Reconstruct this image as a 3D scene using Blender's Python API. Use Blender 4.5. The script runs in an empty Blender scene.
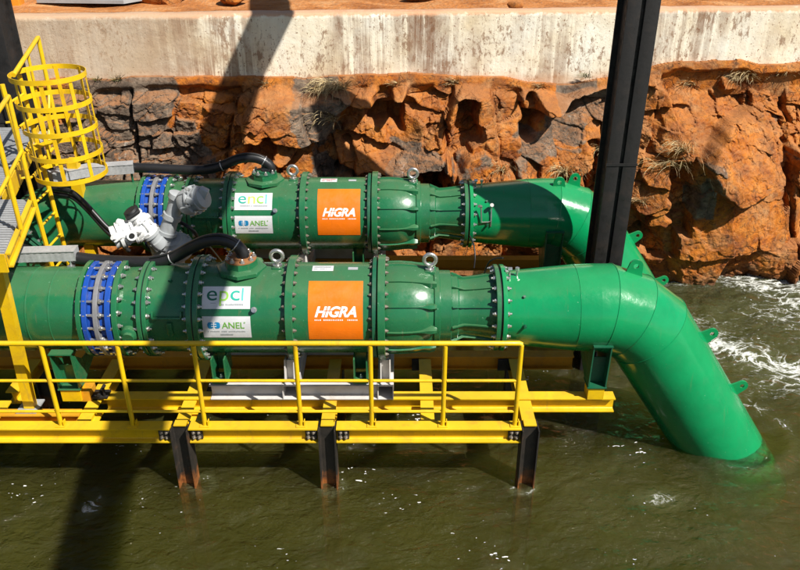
import bpy, bmesh, math, random
import numpy as np
from mathutils import Vector, Matrix, Quaternion

# ------------------------------------------------------------------ camera, light, exposure
scene = bpy.context.scene
COL = scene.collection
CAMZ = 5.58; PITCH = 28.5; FPX = 790.0
cam_d = bpy.data.cameras.new("camera"); cam = bpy.data.objects.new("camera", cam_d); COL.objects.link(cam)
cam.location = (0, 0, CAMZ); cam.rotation_euler = (math.radians(90 - PITCH), 0, 0)
cam_d.sensor_width = 36; cam_d.lens = FPX / 800 * 36; cam_d.clip_start = 0.1; cam_d.clip_end = 500
scene.camera = cam
SUN = Vector((0.66, -0.52, 1.0)).normalized()
w = bpy.data.worlds.new("World"); scene.world = w; w.use_nodes = True
nt = w.node_tree; nt.nodes.clear()
sky = nt.nodes.new("ShaderNodeTexSky"); sky.sky_type = 'NISHITA'; sky.sun_disc = False
sky.sun_elevation = math.asin(SUN.z); sky.sun_rotation = math.atan2(SUN.x, SUN.y)
bg = nt.nodes.new("ShaderNodeBackground"); bg.inputs[1].default_value = 0.05
wo = nt.nodes.new("ShaderNodeOutputWorld"); nt.links.new(sky.outputs[0], bg.inputs[0]); nt.links.new(bg.outputs[0], wo.inputs[0])
sl = bpy.data.lights.new("sun", 'SUN'); sl.energy = 5.0; sl.angle = math.radians(0.5); sl.color = (1, 0.955, 0.88)
so = bpy.data.objects.new("sun", sl); COL.objects.link(so); so.rotation_euler = SUN.to_track_quat('Z', 'Y').to_euler(); so.location = SUN * 30
scene.view_settings.view_transform = 'Standard'; scene.view_settings.look = 'None'
scene.view_settings.gamma = 1; scene.view_settings.exposure = 0.56; scene.view_settings.use_curve_mapping = False
scene.render.engine = 'CYCLES'
cy = scene.cycles; cy.max_bounces = 8; cy.volume_bounces = 1; cy.transparent_max_bounces = 8; cy.use_denoising = True
cy.caustics_reflective = False; cy.caustics_refractive = False; cy.sample_clamp_indirect = 4

R = math.radians
rnd = random.Random(7)

def P(px, py, Y):
    "point seen at (px, py) of the 800x570 photograph that stands Y metres out"
    a = R(PITCH) + math.atan((py - 285) / FPX)
    drop = Y * math.tan(a); zc = Y * math.cos(R(PITCH)) + drop * math.sin(R(PITCH))
    return Vector(((px - 400) / FPX * zc, Y, CAMZ - drop))

# ------------------------------------------------------------------ object helpers
def tag(o, label=None, cat=None, group=None, kind=None):
    if label: o["label"] = label
    if cat: o["category"] = cat
    if group: o["group"] = group
    if kind: o["kind"] = kind
    return o

def thing(name, loc, label, cat, group=None):
    o = bpy.data.objects.new(name, None); COL.objects.link(o); o.location = loc; o.empty_display_size = .2
    return tag(o, label, cat, group)

class MB:
    def __init__(s): s.bm = bmesh.new()
    def box(s, c, size, rot=None, bevel=0.0):
        r = bmesh.ops.create_cube(s.bm, size=1.0); vs = r['verts']
        M = Matrix.Translation(Vector(c)) @ (rot.to_4x4() if rot else Matrix()) @ Matrix.Diagonal((*size, 1))
        bmesh.ops.transform(s.bm, matrix=M, verts=vs)
        if bevel:
            es = list({e for v in vs for e in v.link_edges})
            bmesh.ops.bevel(s.bm, geom=es, offset=bevel, segments=2, affect='EDGES', profile=.5)
        return s
    def bx(s, x0, x1, y0, y1, z0, z1, bevel=0.0):
        return s.box(((x0+x1)/2, (y0+y1)/2, (z0+z1)/2), (x1-x0, y1-y0, z1-z0), None, bevel)
    def loft(s, rings, close=True, caps=True):
        vr = [[s.bm.verts.new(p) for p in ring] for ring in rings]
        n = len(vr[0])
        for a, b in zip(vr, vr[1:]):
            for i in range(n if close else n-1):
                j = (i+1) % n
                s.bm.faces.new((a[i], a[j], b[j], b[i]))
        if caps:
            s.bm.faces.new(list(reversed(vr[0]))); s.bm.faces.new(vr[-1])
        return s
    def lathe(s, prof, origin=(0, 0, 0), axis=(1, 0, 0), seg=64, caps=True):
        ax = Vector(axis).normalized(); o = Vector(origin)
        up = Vector((0, 0, 1)) if abs(ax.z) < .95 else Vector((0, 1, 0))
        u = (up - ax * up.dot(ax)).normalized(); v = ax.cross(u)
        rings = []
        for t, r in prof:
            r = max(r, 1e-4)
            rings.append([o + ax*t + (u*math.cos(2*math.pi*i/seg) + v*math.sin(2*math.pi*i/seg))*r for i in range(seg)])
        return s.loft(rings, True, caps)
    def ring(s, t0, t1, ri, ro, origin, axis=(1, 0, 0), seg=64, bev=.004):
        "annular plate"
        prof = [(t0, ri), (t0, ro-bev), (t0+bev, ro), (t1-bev, ro), (t1, ro-bev), (t1, ri), (t0, ri)]
        return s.lathe(prof, origin, axis, seg, caps=False)
    def cyl(s, a, b, r, seg=16, r2=None):
        a = Vector(a); b = Vector(b)
        return s.lathe([(0, r), ((b-a).length, r2 if r2 else r)], a, b-a, seg)
    def tube(s, pts, r, seg=12, mit=False, rfun=None, caps=True):
        pts = [Vector(p) for p in pts]
        tan = []
        for i in range(len(pts)):
            a = pts[max(i-1, 0)]; b = pts[min(i+1, len(pts)-1)]; tan.append((b-a).normalized())
        if mit:
            tan = []
            for i in range(len(pts)):
                d0 = (pts[i]-pts[i-1]).normalized() if i else (pts[1]-pts[0]).normalized()
                d1 = (pts[i+1]-pts[i]).normalized() if i < len(pts)-1 else d0
                tan.append((d0+d1).normalized())
        up = Vector((0, 0, 1)) if abs(tan[0].z) < .9 else Vector((0, 1, 0))
        u = (up - tan[0]*up.dot(tan[0])).normalized(); rings = []
        for i, p in enumerate(pts):
            if i:
                q = tan[i-1].rotation_difference(tan[i]); u = q @ u
            v = tan[i].cross(u); rr = rfun(i) if rfun else r
            k = 1.0
            if mit and 0 < i < len(pts)-1:
                d0 = (pts[i]-pts[i-1]).normalized(); k = 1/max(.3, d0.dot(tan[i]))
                d1 = (pts[i+1]-pts[i]).normalized(); bend = (d1-d0)
                bd = bend.normalized() if bend.length > 1e-5 else u
            ring = []
            for j in range(seg):
                off = (u*math.cos(2*math.pi*j/seg) + v*math.sin(2*math.pi*j/seg))*rr
                if mit and 0 < i < len(pts)-1 and bend.length > 1e-5:
                    off = off + bd*off.dot(bd)*(k-1)
                ring.append(p+off)
            rings.append(ring)
        return s.loft(rings, True, caps)
    def prism(s, poly, d):
        "poly: 3-D points in a plane, d: extrusion vector"
        d = Vector(d); a = [s.bm.verts.new(Vector(p)) for p in poly]; b = [s.bm.verts.new(Vector(p)+d) for p in poly]
        n = len(a)
        for i in range(n):
            j = (i+1) % n; s.bm.faces.new((a[i], a[j], b[j], b[i]))
        s.bm.faces.new(list(reversed(a))); s.bm.faces.new(b)
        return s
    def ibeam(s, a, b, w, h, tf=.012, tw=.01, roll=0.0):
        "I section from a to b; a,b on the centre line; h along the up axis"
        a = Vector(a); b = Vector(b); d = (b-a).normalized()
        up = Vector((0, 0, 1)) if abs(d.z) < .9 else Vector((0, 1, 0))
        up = (up - d*up.dot(d)).normalized(); sd = d.cross(up)
        if roll: q = Quaternion(d, roll); up = q @ up; sd = q @ sd
        hw, hh = w/2, h/2; r = .006
        pr = [(-hw, hh), (hw, hh), (hw, hh-tf), (tw/2+r, hh-tf), (tw/2, hh-tf-r), (tw/2, -hh+tf+r), (tw/2+r, -hh+tf), (hw, -hh+tf), (hw, -hh), (-hw, -hh), (-hw, -hh+tf),
              (-tw/2-r, -hh+tf), (-tw/2, -hh+tf+r), (-tw/2, hh-tf-r), (-tw/2-r, hh-tf), (-hw, hh-tf)]
        return s.prism([a + sd*x + up*z for x, z in pr], b-a)
    def build(s, name, mat, parent=None, sharp=32, jitter=0):
        bmesh.ops.recalc_face_normals(s.bm, faces=s.bm.faces)
        for f in s.bm.faces: f.smooth = True
        for e in s.bm.edges:
            if len(e.link_faces) == 2 and e.calc_face_angle(0) > R(sharp): e.smooth = False
        me = bpy.data.meshes.new(name); s.bm.to_mesh(me); s.bm.free()
        return link_mesh(name, me, mat, parent)

def link_mesh(name, me, mat, parent=None):
    if mat and not me.materials: me.materials.append(mat)
    o = bpy.data.objects.new(name, me); COL.objects.link(o)
    if parent: attach(o, parent)
    return o

def world(o):
    m = Matrix.LocRotScale(o.location, o.rotation_euler, o.scale)
    return world(o.parent) @ o.matrix_parent_inverse @ m if o.parent else m

def attach(o, parent):
    o.parent = parent; o.matrix_parent_inverse = world(parent).inverted()

def inst(name, me, parent, loc, quat=None):
    o = bpy.data.objects.new(name, me); COL.objects.link(o); o.location = loc
    if quat: o.rotation_euler = quat.to_euler()
    if parent: attach(o, parent)
    return o

def copy_tree(o, parent=None):
    c = o.copy(); COL.objects.link(c)
    if parent: c.parent = parent
    for ch in list(o.children): copy_tree(ch, c)
    return c

# ------------------------------------------------------------------ materials
class NT:
    def __init__(s, name):
        s.m = bpy.data.materials.new(name); s.m.use_nodes = True; s.t = s.m.node_tree; s.t.nodes.clear()
        s.out = s.n("ShaderNodeOutputMaterial")
    def n(s, typ, **kw):
        nd = s.t.nodes.new(typ)
        for k, v in kw.items(): setattr(nd, k, v)
        return nd
    def l(s, a, b): s.t.links.new(a, b)
    def co(s, scale=(1, 1, 1), kind='Object', loc=(0, 0, 0)):
        if not hasattr(s, '_g'):
            s._g = s.n("ShaderNodeNewGeometry"); s._t = s.n("ShaderNodeTexCoord")
        mp = s.n("ShaderNodeMapping"); mp.inputs['Scale'].default_value = scale; mp.inputs['Location'].default_value = loc
        s.l(s._g.outputs['Position'] if kind == 'World' else s._t.outputs['Object'], mp.inputs[0]); return mp.outputs[0]
    def noise(s, vec, scale, detail=6, rough=.55, dist=0):
        nd = s.n("ShaderNodeTexNoise"); nd.inputs['Scale'].default_value = scale; nd.inputs['Detail'].default_value = detail
        nd.inputs['Roughness'].default_value = rough; nd.inputs['Distortion'].default_value = dist; s.l(vec, nd.inputs['Vector']); return nd.outputs['Fac']
    def voro(s, vec, scale, feature='F1'):
        nd = s.n("ShaderNodeTexVoronoi", feature=feature); nd.inputs['Scale'].default_value = scale; s.l(vec, nd.inputs['Vector']); return nd
    def ramp(s, fac, stops, mode='LINEAR'):
        nd = s.n("ShaderNodeValToRGB"); e = nd.color_ramp.elements; nd.color_ramp.interpolation = mode
        while len(e) > 1: e.remove(e[-1])
        e[0].position = stops[0][0]; e[0].color = col(stops[0][1])
        for p, c in stops[1:]:
            x = e.new(p); x.color = col(c)
        s.l(fac, nd.inputs[0]); return nd.outputs[0]
    def mix(s, fac, a, b, mode='MIX'):
        nd = s.n("ShaderNodeMix", data_type='RGBA', blend_type=mode)
        s.put(fac, nd.inputs[0]); s.put(a, nd.inputs[6]); s.put(b, nd.inputs[7]); return nd.outputs[2]
    def math(s, op, a, b=0.0, clamp=False):
        nd = s.n("ShaderNodeMath", operation=op, use_clamp=clamp); s.put(a, nd.inputs[0]); s.put(b, nd.inputs[1]); return nd.outputs[0]
    def put(s, v, sock):
        if isinstance(v, bpy.types.NodeSocket): s.l(v, sock)
        elif isinstance(v, (tuple, list)): sock.default_value = col(v)
        else: sock.default_value = v
    def bsdf(s, base, rough=.5, metal=0, coat=0, bump=None, bstr=.3, bdist=.01, spec=.5):
        b = s.n("ShaderNodeBsdfPrincipled"); s.put(base, b.inputs['Base Color']); s.put(rough, b.inputs['Roughness']); s.put(metal, b.inputs['Metallic'])
        b.inputs['Coat Weight'].default_value = coat; b.inputs['Coat Roughness'].default_value = .12; b.inputs['Specular IOR Level'].default_value = spec
        if bump is not None:
            bp = s.n("ShaderNodeBump"); bp.inputs['Strength'].default_value = bstr; bp.inputs['Distance'].default_value = bdist
            s.l(bump, bp.inputs['Height']); s.l(bp.outputs[0], b.inputs['Normal'])
        s.b = b; s.l(b.outputs[0], s.out.inputs[0]); return s.m

def col(c):
    if isinstance(c, (int, float)): c = (c, c, c)
    return (*c, 1) if len(c) == 3 else c

def paint(name, c, rough=.32, chips=None, dirt=(.12, .075, .04), dirt_amt=.35, coat=.0, scale=1.0, chip_t=.70, spec=.5, dust=0):
    n = NT(name); v = n.co(kind='World')
    tone = n.noise(v, 2.2*scale, 5, .6)
    a = tuple(x*.84 for x in c); b = tuple(min(1, x*1.12) for x in c)
    base = n.ramp(tone, [(.3, a), (.7, b)])
    dn = n.noise(v, 5*scale, 9, .68, .6)
    dm = n.ramp(dn, [(.52, (0, 0, 0)), (.78, (dirt_amt,)*3)])
    base = n.mix(dm, base, dirt)
    if dust:
        gm_ = n._g; sz = n.n("ShaderNodeSeparateXYZ"); n.l(gm_.outputs['Normal'], sz.inputs[0])
        du = n.math('MULTIPLY', n.ramp(n.math('ADD', sz.outputs[2], n.math('MULTIPLY', n.noise(v, 6, 8, .7), .5)), [(.92, (0, 0, 0)), (1, (.35,)*3)]), dust*.6)
        base = n.mix(du, base, (.30, .22, .13))
        ru = n.ramp(n.noise(n.co((7, 1.2, .8), 'World'), 3, 7, .7), [(.60, (0, 0, 0)), (.72, (dust*.8,)*3)])
        base = n.mix(ru, base, (.16, .12, .06))
        stn = n.ramp(n.noise(n.co((1, 1, 1), 'World', (4, 8, 2)), 13, 8, .75), [(.66, (0, 0, 0)), (.70, (dust*1.2,)*3)])
        base = n.mix(stn, base, (.28, .20, .12))
    # fine scuffs and specks
    sp = n.noise(n.co((1, 1, 1), 'World', (3, 1, 5)), 38*scale, 3, .5)
    spm = n.ramp(sp, [(chip_t, (0, 0, 0)), (chip_t+.03, (.55,)*3)])
    base = n.mix(spm, base, chips or tuple(min(1, x*1.3+.12) for x in c))
    rg = n.ramp(n.noise(v, 9*scale, 6, .65), [(.3, (rough*.75,)*3), (.75, (min(1, rough*1.7),)*3)])
    return n.bsdf(base, rg, 0, coat, n.noise(v, 30*scale, 4, .5), .12, .01, spec)

M = {}
M['green'] = paint('pump_green_paint', (.014, .135, .052), .25, dust=.45, dirt=(.10, .085, .04), dirt_amt=.30, coat=.25)
M['green2'] = paint('pipe_green_paint', (.003, .25, .082), .17, dust=.22, dirt=(.05, .18, .09), dirt_amt=.25, coat=.3, chips=(.25, .5, .32), chip_t=.74)
M['green3'] = paint('dark_green_paint', (.008, .095, .045), .4, dirt_amt=.4)
M['yellow'] = paint('yellow_paint', (.74, .465, .004), .38, dust=.5, chips=(.30, .15, .04), dirt=(.30, .14, .03), dirt_amt=.5, chip_t=.70)
M['yellow2'] = paint('worn_yellow_paint', (.62, .28, .010), .5, chips=(.2, .1, .04), dirt=(.22, .1, .03), dirt_amt=.7, chip_t=.69)
M['blue'] = paint('blue_paint', (.009, .062, .33), .35, dirt_amt=.2)
M['white'] = paint('white_paint', (.72, .73, .72), .4, dirt=(.35, .33, .28), dirt_amt=.3, chips=(.4, .38, .34))
M['grey'] = paint('grey_cast', (.34, .36, .37), .45, dirt=(.16, .15, .13), dirt_amt=.5, chips=(.2, .2, .2))
M['skid'] = paint('pale_grey_primer', (.58, .56, .53), .6, dirt=(.3, .2, .12), dirt_amt=.45, chips=(.35, .25, .16))
M['black'] = paint('black_steel_paint', (.007, .006, .0055), .6, dust=.05, chips=(.16, .15, .14), dirt=(.05, .03, .02), dirt_amt=.45, chip_t=.76)
M['orange'] = paint('orange_sticker', (.78, .165, .004), .34, dust=.12, dirt=(.75, .25, .03), dirt_amt=.2, chips=(.85, .3, .05), chip_t=.9)
M['sticker'] = paint('white_sticker', (.60, .61, .62), .4, dust=.15, dirt=(.55, .56, .58), dirt_amt=.2, chips=(.6, .6, .62), chip_t=.9)
M['post_orange'] = paint('orange_post_paint', (.75, .30, .02), .5)

def plain(name, c, rough=.5, metal=0):
    n = NT(name); v = n.co(kind='World')
    return n.bsdf(n.ramp(n.noise(v, 14, 4), [(.3, tuple(x*.85 for x in c)), (.7, tuple(min(1, x*1.1) for x in c))]), rough, metal)
M['bolt'] = plain('zinc_bolt', (.62, .61, .58), .3, .85)
M['rustbolt'] = plain('dull_bolt', (.22, .19, .15), .55, .5)
M['gasket'] = plain('rubber_gasket', (.012, .013, .014), .6)
M['ring_grey'] = plain('grey_ring', (.22, .22, .23), .5, .2)
M['rubber'] = plain('black_rubber', (.012, .012, .013), .42)
M['steelwire'] = plain('steel_wire', (.55, .55, .55), .35, .8)
M['rust'] = plain('rust_seal', (.30, .13, .045), .85)
for k, c in dict(ink_white=(.85, .85, .84), ink_dgreen=(.01, .13, .07), ink_lgreen=(.28, .55, .08), ink_teal=(.02, .36, .27), ink_teal2=(.1, .45, .42),
                 ink_blue=(.01, .19, .40), ink_green=(.13, .36, .04), ink_grey=(.3, .33, .34), ink_yel=(.55, .62, .1), ink_red=(.6, .03, .02)).items():
    M[k] = plain(k, c, .4)

n = NT('galvanised_sheet'); v = n.co(kind='World')
vo = n.voro(v, 45); M['galv'] = n.bsdf(n.mix(.5, n.ramp(vo.outputs['Distance'], [(0, (.30, .31, .32)), (.8, (.46, .47, .48))]), n.ramp(n.noise(v, 6), [(.3, (.25, .25, .25)), (.7, (.5, .5, .49))])),
                                          .42, .15, 0, n.noise(v, 20), .1)
# dark steel column with rust near the waterline
n = NT('wet_rusting_steel'); v = n.co(kind='World')
sx = n.n("ShaderNodeSeparateXYZ"); n.l(n._g.outputs['Position'], sx.inputs[0])
hz = n.math('ADD', sx.outputs[2], n.math('MULTIPLY', n.noise(v, 9, 6, .6), .45))
rm = n.ramp(hz, [(.30, (1, 1, 1)), (.46, (0, 0, 0))])
base = n.ramp(n.noise(v, 7, 8, .65), [(.35, (.012, .011, .010)), (.6, (.03, .024, .018)), (.75, (.10, .045, .02))])
rc = n.ramp(n.noise(v, 16, 8, .7), [(.3, (.10, .03, .008)), (.6, (.32, .11, .025)), (.8, (.45, .2, .06))])
M['colsteel'] = n.bsdf(n.mix(rm, base, rc), .55, 0, 0, n.noise(v, 40), .3)

# ------------------------------------------------------------------ numpy noise for terrain and water
def _hash(ix, iy, s):
    h = (ix.astype(np.int64)*374761393 + iy.astype(np.int64)*668265263 + s*1442695041) & 0xffffffff
    h = ((h ^ (h >> 13))*1274126177) & 0xffffffff
    h = ((h ^ (h >> 16))*2246822519) & 0xffffffff
    return ((h ^ (h >> 15)) & 0xffffff)/float(0xffffff)
def vnoise(x, y, s=0):
    ix = np.floor(x); iy = np.floor(y); fx = x-ix; fy = y-iy
    ux = fx*fx*fx*(fx*(fx*6-15)+10); uy = fy*fy*fy*(fy*(fy*6-15)+10)
    a = _hash(ix, iy, s); b = _hash(ix+1, iy, s); c = _hash(ix, iy+1, s); d = _hash(ix+1, iy+1, s)
    return (a*(1-ux)+b*ux)*(1-uy) + (c*(1-ux)+d*ux)*uy
def fbm(x, y, s=0, o=5, g=.5):
    t = np.zeros_like(x); a = 1; m = 0
    for i in range(o):
        t += a*(vnoise(x*2**i+17.3*i, y*2**i-9.1*i, s+i)-.5); m += a; a *= g
    return t/m*2
def voronoi(x, y, s=0):
    ix = np.floor(x); iy = np.floor(y)
    f1 = np.full(x.shape, 9.); f2 = np.full(x.shape, 9.); cx = np.zeros_like(x); cy_ = np.zeros_like(x); idv = np.zeros_like(x)
    for dx in (-1, 0, 1):
        for dy in (-1, 0, 1):
            jx = ix+dx; jy = iy+dy
            px = jx+.1+.8*_hash(jx, jy, s); py = jy+.1+.8*_hash(jx, jy, s+1)
            d = np.maximum(np.abs(px-x), np.abs(py-y))*.55 + np.hypot(px-x, py-y)*.45
            m = d < f1
            f2 = np.where(m, f1, np.minimum(f2, d)); f1 = np.where(m, d, f1)
            cx = np.where(m, px, cx); cy_ = np.where(m, py, cy_); idv = np.where(m, _hash(jx, jy, s+2), idv)
    return f1, f2, cx, cy_, idv
def smooth(a, b, x):
    t = np.clip((x-a)/(b-a), 0, 1); return t*t*(3-2*t)

def grid_mesh(name, X, Y, Z, mat, attrs={}):
    h, w_ = X.shape
    co = np.stack([X, Y, Z], -1).reshape(-1, 3).astype(np.float32)
    i = np.arange(h*w_).reshape(h, w_)
    q = np.stack([i[:-1, :-1], i[:-1, 1:], i[1:, 1:], i[1:, :-1]], -1).reshape(-1, 4)
    me = bpy.data.meshes.new(name); me.vertices.add(len(co)); me.vertices.foreach_set('co', co.ravel())
    me.loops.add(q.size); me.loops.foreach_set('vertex_index', q.ravel().astype(np.int32))
    me.polygons.add(len(q)); me.polygons.foreach_set('loop_start', np.arange(0, q.size, 4, dtype=np.int32))
    me.update(calc_edges=True)
    me.polygons.foreach_set('use_smooth', np.ones(len(q), bool))
    for k, a in attrs.items():
        at = me.attributes.new(k, 'FLOAT', 'POINT'); at.data.foreach_set('value', a.ravel().astype(np.float32))
    me.validate(); me.update()
    return link_mesh(name, me, mat)

# ------------------------------------------------------------------ rock bank
def wall_y(x): return 11.25 + .062*x
NXR, NVR = 1250, 430
xs = np.linspace(-9.5, 10.5, NXR); zs = np.linspace(-.9, 3.02, NVR)
XG, ZG = np.meshgrid(xs, zs)
def rock_depth(x, z):
    "how far the rock stands out towards the water, metres in front of the wall plane"
    wx = x + .22*fbm(x*1.3, z*1.3, 3); wz = z + .16*fbm(x*1.3, z*1.3, 11)
    top = 2.78 + .10*fbm(x*.9, x*0+.5, 21, 4) + .16*np.exp(-((x-2.3)/.8)**2)*-1 + .1*smooth(3.2, 4.2, x)
    base = .10 + .42*np.clip((top-z), 0, 3)/1.0*.62
    base += .26*fbm(x*.55, z*.5, 31, 3)
    base += (.26*smooth(0.2, -1.2, x)+.12*smooth(-1, 2, x))*smooth(top, top-.22, z)
    base += .50*np.exp(-((x-4.9)/1.5)**4-((z-1.0)/1.15)**4)
    base -= .35*np.exp(-((x-6.3)/.35)**2)
    big = np.exp(-((x-4.7)/1.3)**4-((z-1.1)/1.0)**4)*1.3      # one large, less broken mass
    d = base
    xj = x + .016*fbm(x*11, z*11, 301, 4, .6); zj = z + .016*fbm(x*11+4, z*11, 311, 4, .6)
    def blocks(sx, sz, seed, amp, tilt, crack, cw, warp, ang=0.):
        a = xj*math.cos(ang)+zj*math.sin(ang); b = -xj*math.sin(ang)+zj*math.cos(ang)
        u = a/sx+warp*fbm(a/sx*.9, b/sz*.9, seed+3, 3); v = b/sz+warp*fbm(a/sx*.9+9, b/sz*.9, seed+6, 3)
        f1, f2, cx, cz, idv = voronoi(u, v, seed)
        h = np.floor(idv*9973)
        tx = _hash(h, h*0+1, seed+8)-.5; tz = _hash(h, h*0+2, seed+9)-.38
        c = 1-smooth(0, cw, f2-f1)
        return amp*(idv-.5)+tilt*(tx*(u-cx)+tz*(cz-v)) - crack*c, c, idv
    b1, crack1, i1 = blocks(1.15, .78, 5, .46, 1.15, .07, .020, .10, .28)
    b2, crack2, i2 = blocks(.46, .33, 15, .20, .44, .04, .03, .08, -.15)
    b2l, crack2l, i2l = blocks(.34, .21, 45, .14, .10, .05, .045, .05, .03)
    b3, c3, _i = blocks(.17, .12, 25, .05, .12, .012, .05, .12, .35)
    b4, c4, _i = blocks(.07, .05, 35, .018, .05, .004, .06, .2, -.2)
    lf = smooth(-2.3, -2.6, x)*smooth(1.25, 1.5, z)
    bc = np.clip(big, 0, 1)
    m2 = (.25+.75*smooth(-.25, .15, fbm(x*.8, z*.8, 51, 3)))*(1-.75*bc)
    m3 = (.25+.85*smooth(-.1, .3, fbm(x*1.4+5, z*1.4, 61, 3)))*(1-.6*bc)
    d = d + b1*(1-.35*bc)*(1-.6*lf) + m2*b2*(1-lf) + lf*b2l + m3*(b3+b4)*(1-.6*lf)
    i2 = np.where(lf > .5, i2l, i2); crack2 = crack2*(1-lf)+crack2l*lf
    for k, (fx, sl_) in enumerate(((-2.55, .25), (-1.1, -.2), (.55, .12), (1.45, -.1), (2.75, .2), (3.35, .35), (5.75, -.15), (6.7, .1), (-3.6, -.1))):
        u = x-fx-sl_*(z-1.4)+.07*fbm(z*2.2, x*0+k*7.7, 400+k, 4)
        d = d - .14*np.exp(-(u/.022)**2) - .10*(smooth(0, .04, u)-.5)*(1 if k % 2 else -1)*smooth(.9, .0, np.abs(u))
    # hollows broken out of the face
    for hx, hz_, ax, az, dp in ((-.22, 2.42, .17, .26, .5), (.86, 2.2, .19, .40, .55), (1.88, 2.3, .17, .30, .5), (-.75, 1.75, .12, .25, .25),
                                (4.0, 1.25, .16, .55, .5), (3.7, .55, .3, .2, .35), (6.1, 2.1, .3, .4, .5), (5.65, 1.7, .12, .6, .4), (-1.9, 1.9, .2, .2, .3), (.45, 1.35, .14, .2, .3), (2.8, 1.5, .1, .4, .3)):
        u = x/.16+.25*fbm(x*5, z*5, 93, 3); v = z/.2+.25*fbm(x*5+3, z*5, 94, 3)
        f1, f2, ccx, ccz, idv = voronoi(u, v, 95)
        q = ((ccx*.16-hx)/ax)**2 + ((ccz*.2-hz_)/az)**2
        d = d - np.where(q < 1.1, dp*(.75+.3*idv)+.15*(z-hz_), 0)
    def blur(a):
        e = np.pad(a, 1, mode='edge'); return (e[:-2, 1:-1]+e[2:, 1:-1]+e[1:-1, :-2]+e[1:-1, 2:]+2*e[1:-1, 1:-1]+.5*(e[:-2, :-2]+e[2:, 2:]+e[:-2, 2:]+e[2:, :-2]))/8
    gy, gx = np.gradient(d); stp = smooth(.16, .22, np.hypot(gx, gy)); db = d
    for _ in range(7): db = blur(db)
    for _ in range(4): stp = np.maximum(stp, blur(stp)*1.15)
    stp = np.clip(stp, 0, 1); d = d*(1-stp)+db*stp
    d = .5*d+.5*blur(d)
    d = d + .018*fbm(x*3, z*3, 71, 6, .6) + .012*fbm(x*18, z*18, 81, 4, .6)
    # flat ledge under the wall
    led = smooth(top-.16, top+.02, z + .05*fbm(x*3, z*3, 101, 3))
    d = d*(1-led) + led*(.02 + .55*smooth(top+.25, top-.05, z)*.25)
    d = np.where(z > top+.1, -.25, np.where(z > 2.5, np.maximum(d, .04), np.maximum(d, -.5)))
    return d, i1, i2, crack1, crack2
D, I1, I2, C1, C2 = rock_depth(XG, ZG)
YG = wall_y(XG) - D
# tilt the face detail so tops of blocks catch light
ZZ = ZG + .10*fbm(XG*1.6, ZG*1.6, 111, 3)*smooth(2.9, 2.2, ZG)
grey = (smooth(-2.2, -3.0, XG)*smooth(.8, 1.6, ZG)*.95 + .9*np.exp(-((XG-2.45)/.55)**2)*smooth(1.6, 2.1, ZG) + .9*np.exp(-((XG-.2)/.45)**2-((ZG-1.7)/.3)**2)
        + .8*np.exp(-((XG-4.25+.25*(ZG-1.4))/.24)**4-((ZG-1.35)/.42)**4) + .6*np.exp(-((XG+1.15)/.35)**2) + .35*np.exp(-((XG-6)/.5)**2))
grey = grey + .45*(I2-.62) + .4*(I1-.72) + .55*fbm(XG*1.1, ZG*1.1, 121, 4)
grey = smooth(.30, .62, grey)
crk = np.clip(C1*.7+C2*.5, 0, 1)
n = NT('iron_stained_rock'); v = n.co(kind='World')
def attr(n, k):
    a = n.n("ShaderNodeAttribute"); a.attribute_name = k; return a.outputs['Fac']
org = n.ramp(n.noise(v, 3.5, 10, .68, .4), [(.26, (.10, .030, .012)), (.38, (.26, .070, .015)), (.50, (.44, .132, .014)), (.64, (.52, .19, .03)), (.80, (.50, .28, .12))])
org = n.mix(n.ramp(n.noise(n.co((1, 1, 1.3), 'World', (5, 5, 1)), 1.5, 8, .7, .6), [(.45, (0, 0, 0)), (.62, (.75,)*3)]), org, (.15, .055, .02))
org = n.mix(n.ramp(n.noise(n.co((1, 1, 1), 'World', (15, 2, 8)), 2.3, 9, .72, .5), [(.50, (0, 0, 0)), (.66, (.55,)*3)]), org, (.50, .29, .13))
gry = n.ramp(n.noise(v, 5, 10, .7, .3), [(.28, (.05, .036, .026)), (.45, (.12, .088, .064)), (.6, (.21, .155, .11)), (.76, (.38, .30, .22))])
gm = n.math('ADD', attr(n, 'grey'), n.math('MULTIPLY', n.math('SUBTRACT', n.noise(v, 7, 8, .7), .5), 1.3))
gm = n.ramp(gm, [(.40, (0, 0, 0)), (.58, (1, 1, 1))])
c = n.mix(gm, org, gry)
blot = n.ramp(n.noise(n.co((1.2, 1.2, .35), 'World'), 5, 8, .7, 1.2), [(.63, (0, 0, 0)), (.69, (.75,)*3)])
c = n.mix(n.math('MULTIPLY', blot, n.math('ADD', n.math('MULTIPLY', gm, .8), .12)), c, (.50, .46, .40))
dwn = n.n("ShaderNodeTexNoise"); dwn.inputs['Scale'].default_value = 6; dwn.inputs['Detail'].default_value = 6; n.l(v, dwn.inputs['Vector'])
dw = n.n("ShaderNodeMixRGB"); dw.blend_type = 'ADD'; dw.inputs[0].default_value = .22; n.l(v, dw.inputs[1]); n.l(dwn.outputs['Color'], dw.inputs[2])
mpz = n.n("ShaderNodeMapping"); mpz.inputs['Scale'].default_value = (1, .6, 1.4); mpz.inputs['Rotation'].default_value = (0, .3, 0); n.l(dw.outputs[0], mpz.inputs[0])
fc = n.voro(mpz.outputs[0], 4.2, 'DISTANCE_TO_EDGE'); fcm = n.ramp(fc.outputs['Distance'], [(.0, (1,)*3), (.016, (.5,)*3), (.035, (0, 0, 0))])
fcm = n.math('MULTIPLY', fcm, n.ramp(n.noise(v, 2.2, 3), [(.48, (0, 0, 0)), (.60, (.8,)*3)]))
c = n.mix(fcm, c, (.04, .02, .012))
dk = n.ramp(n.noise(n.co((1, 1, 1), 'World', (9, 2, 4)), 13, 10, .8, .5), [(.51, (0, 0, 0)), (.63, (.9,)*3)])
c = n.mix(dk, c, (.04, .022, .016))
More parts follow.
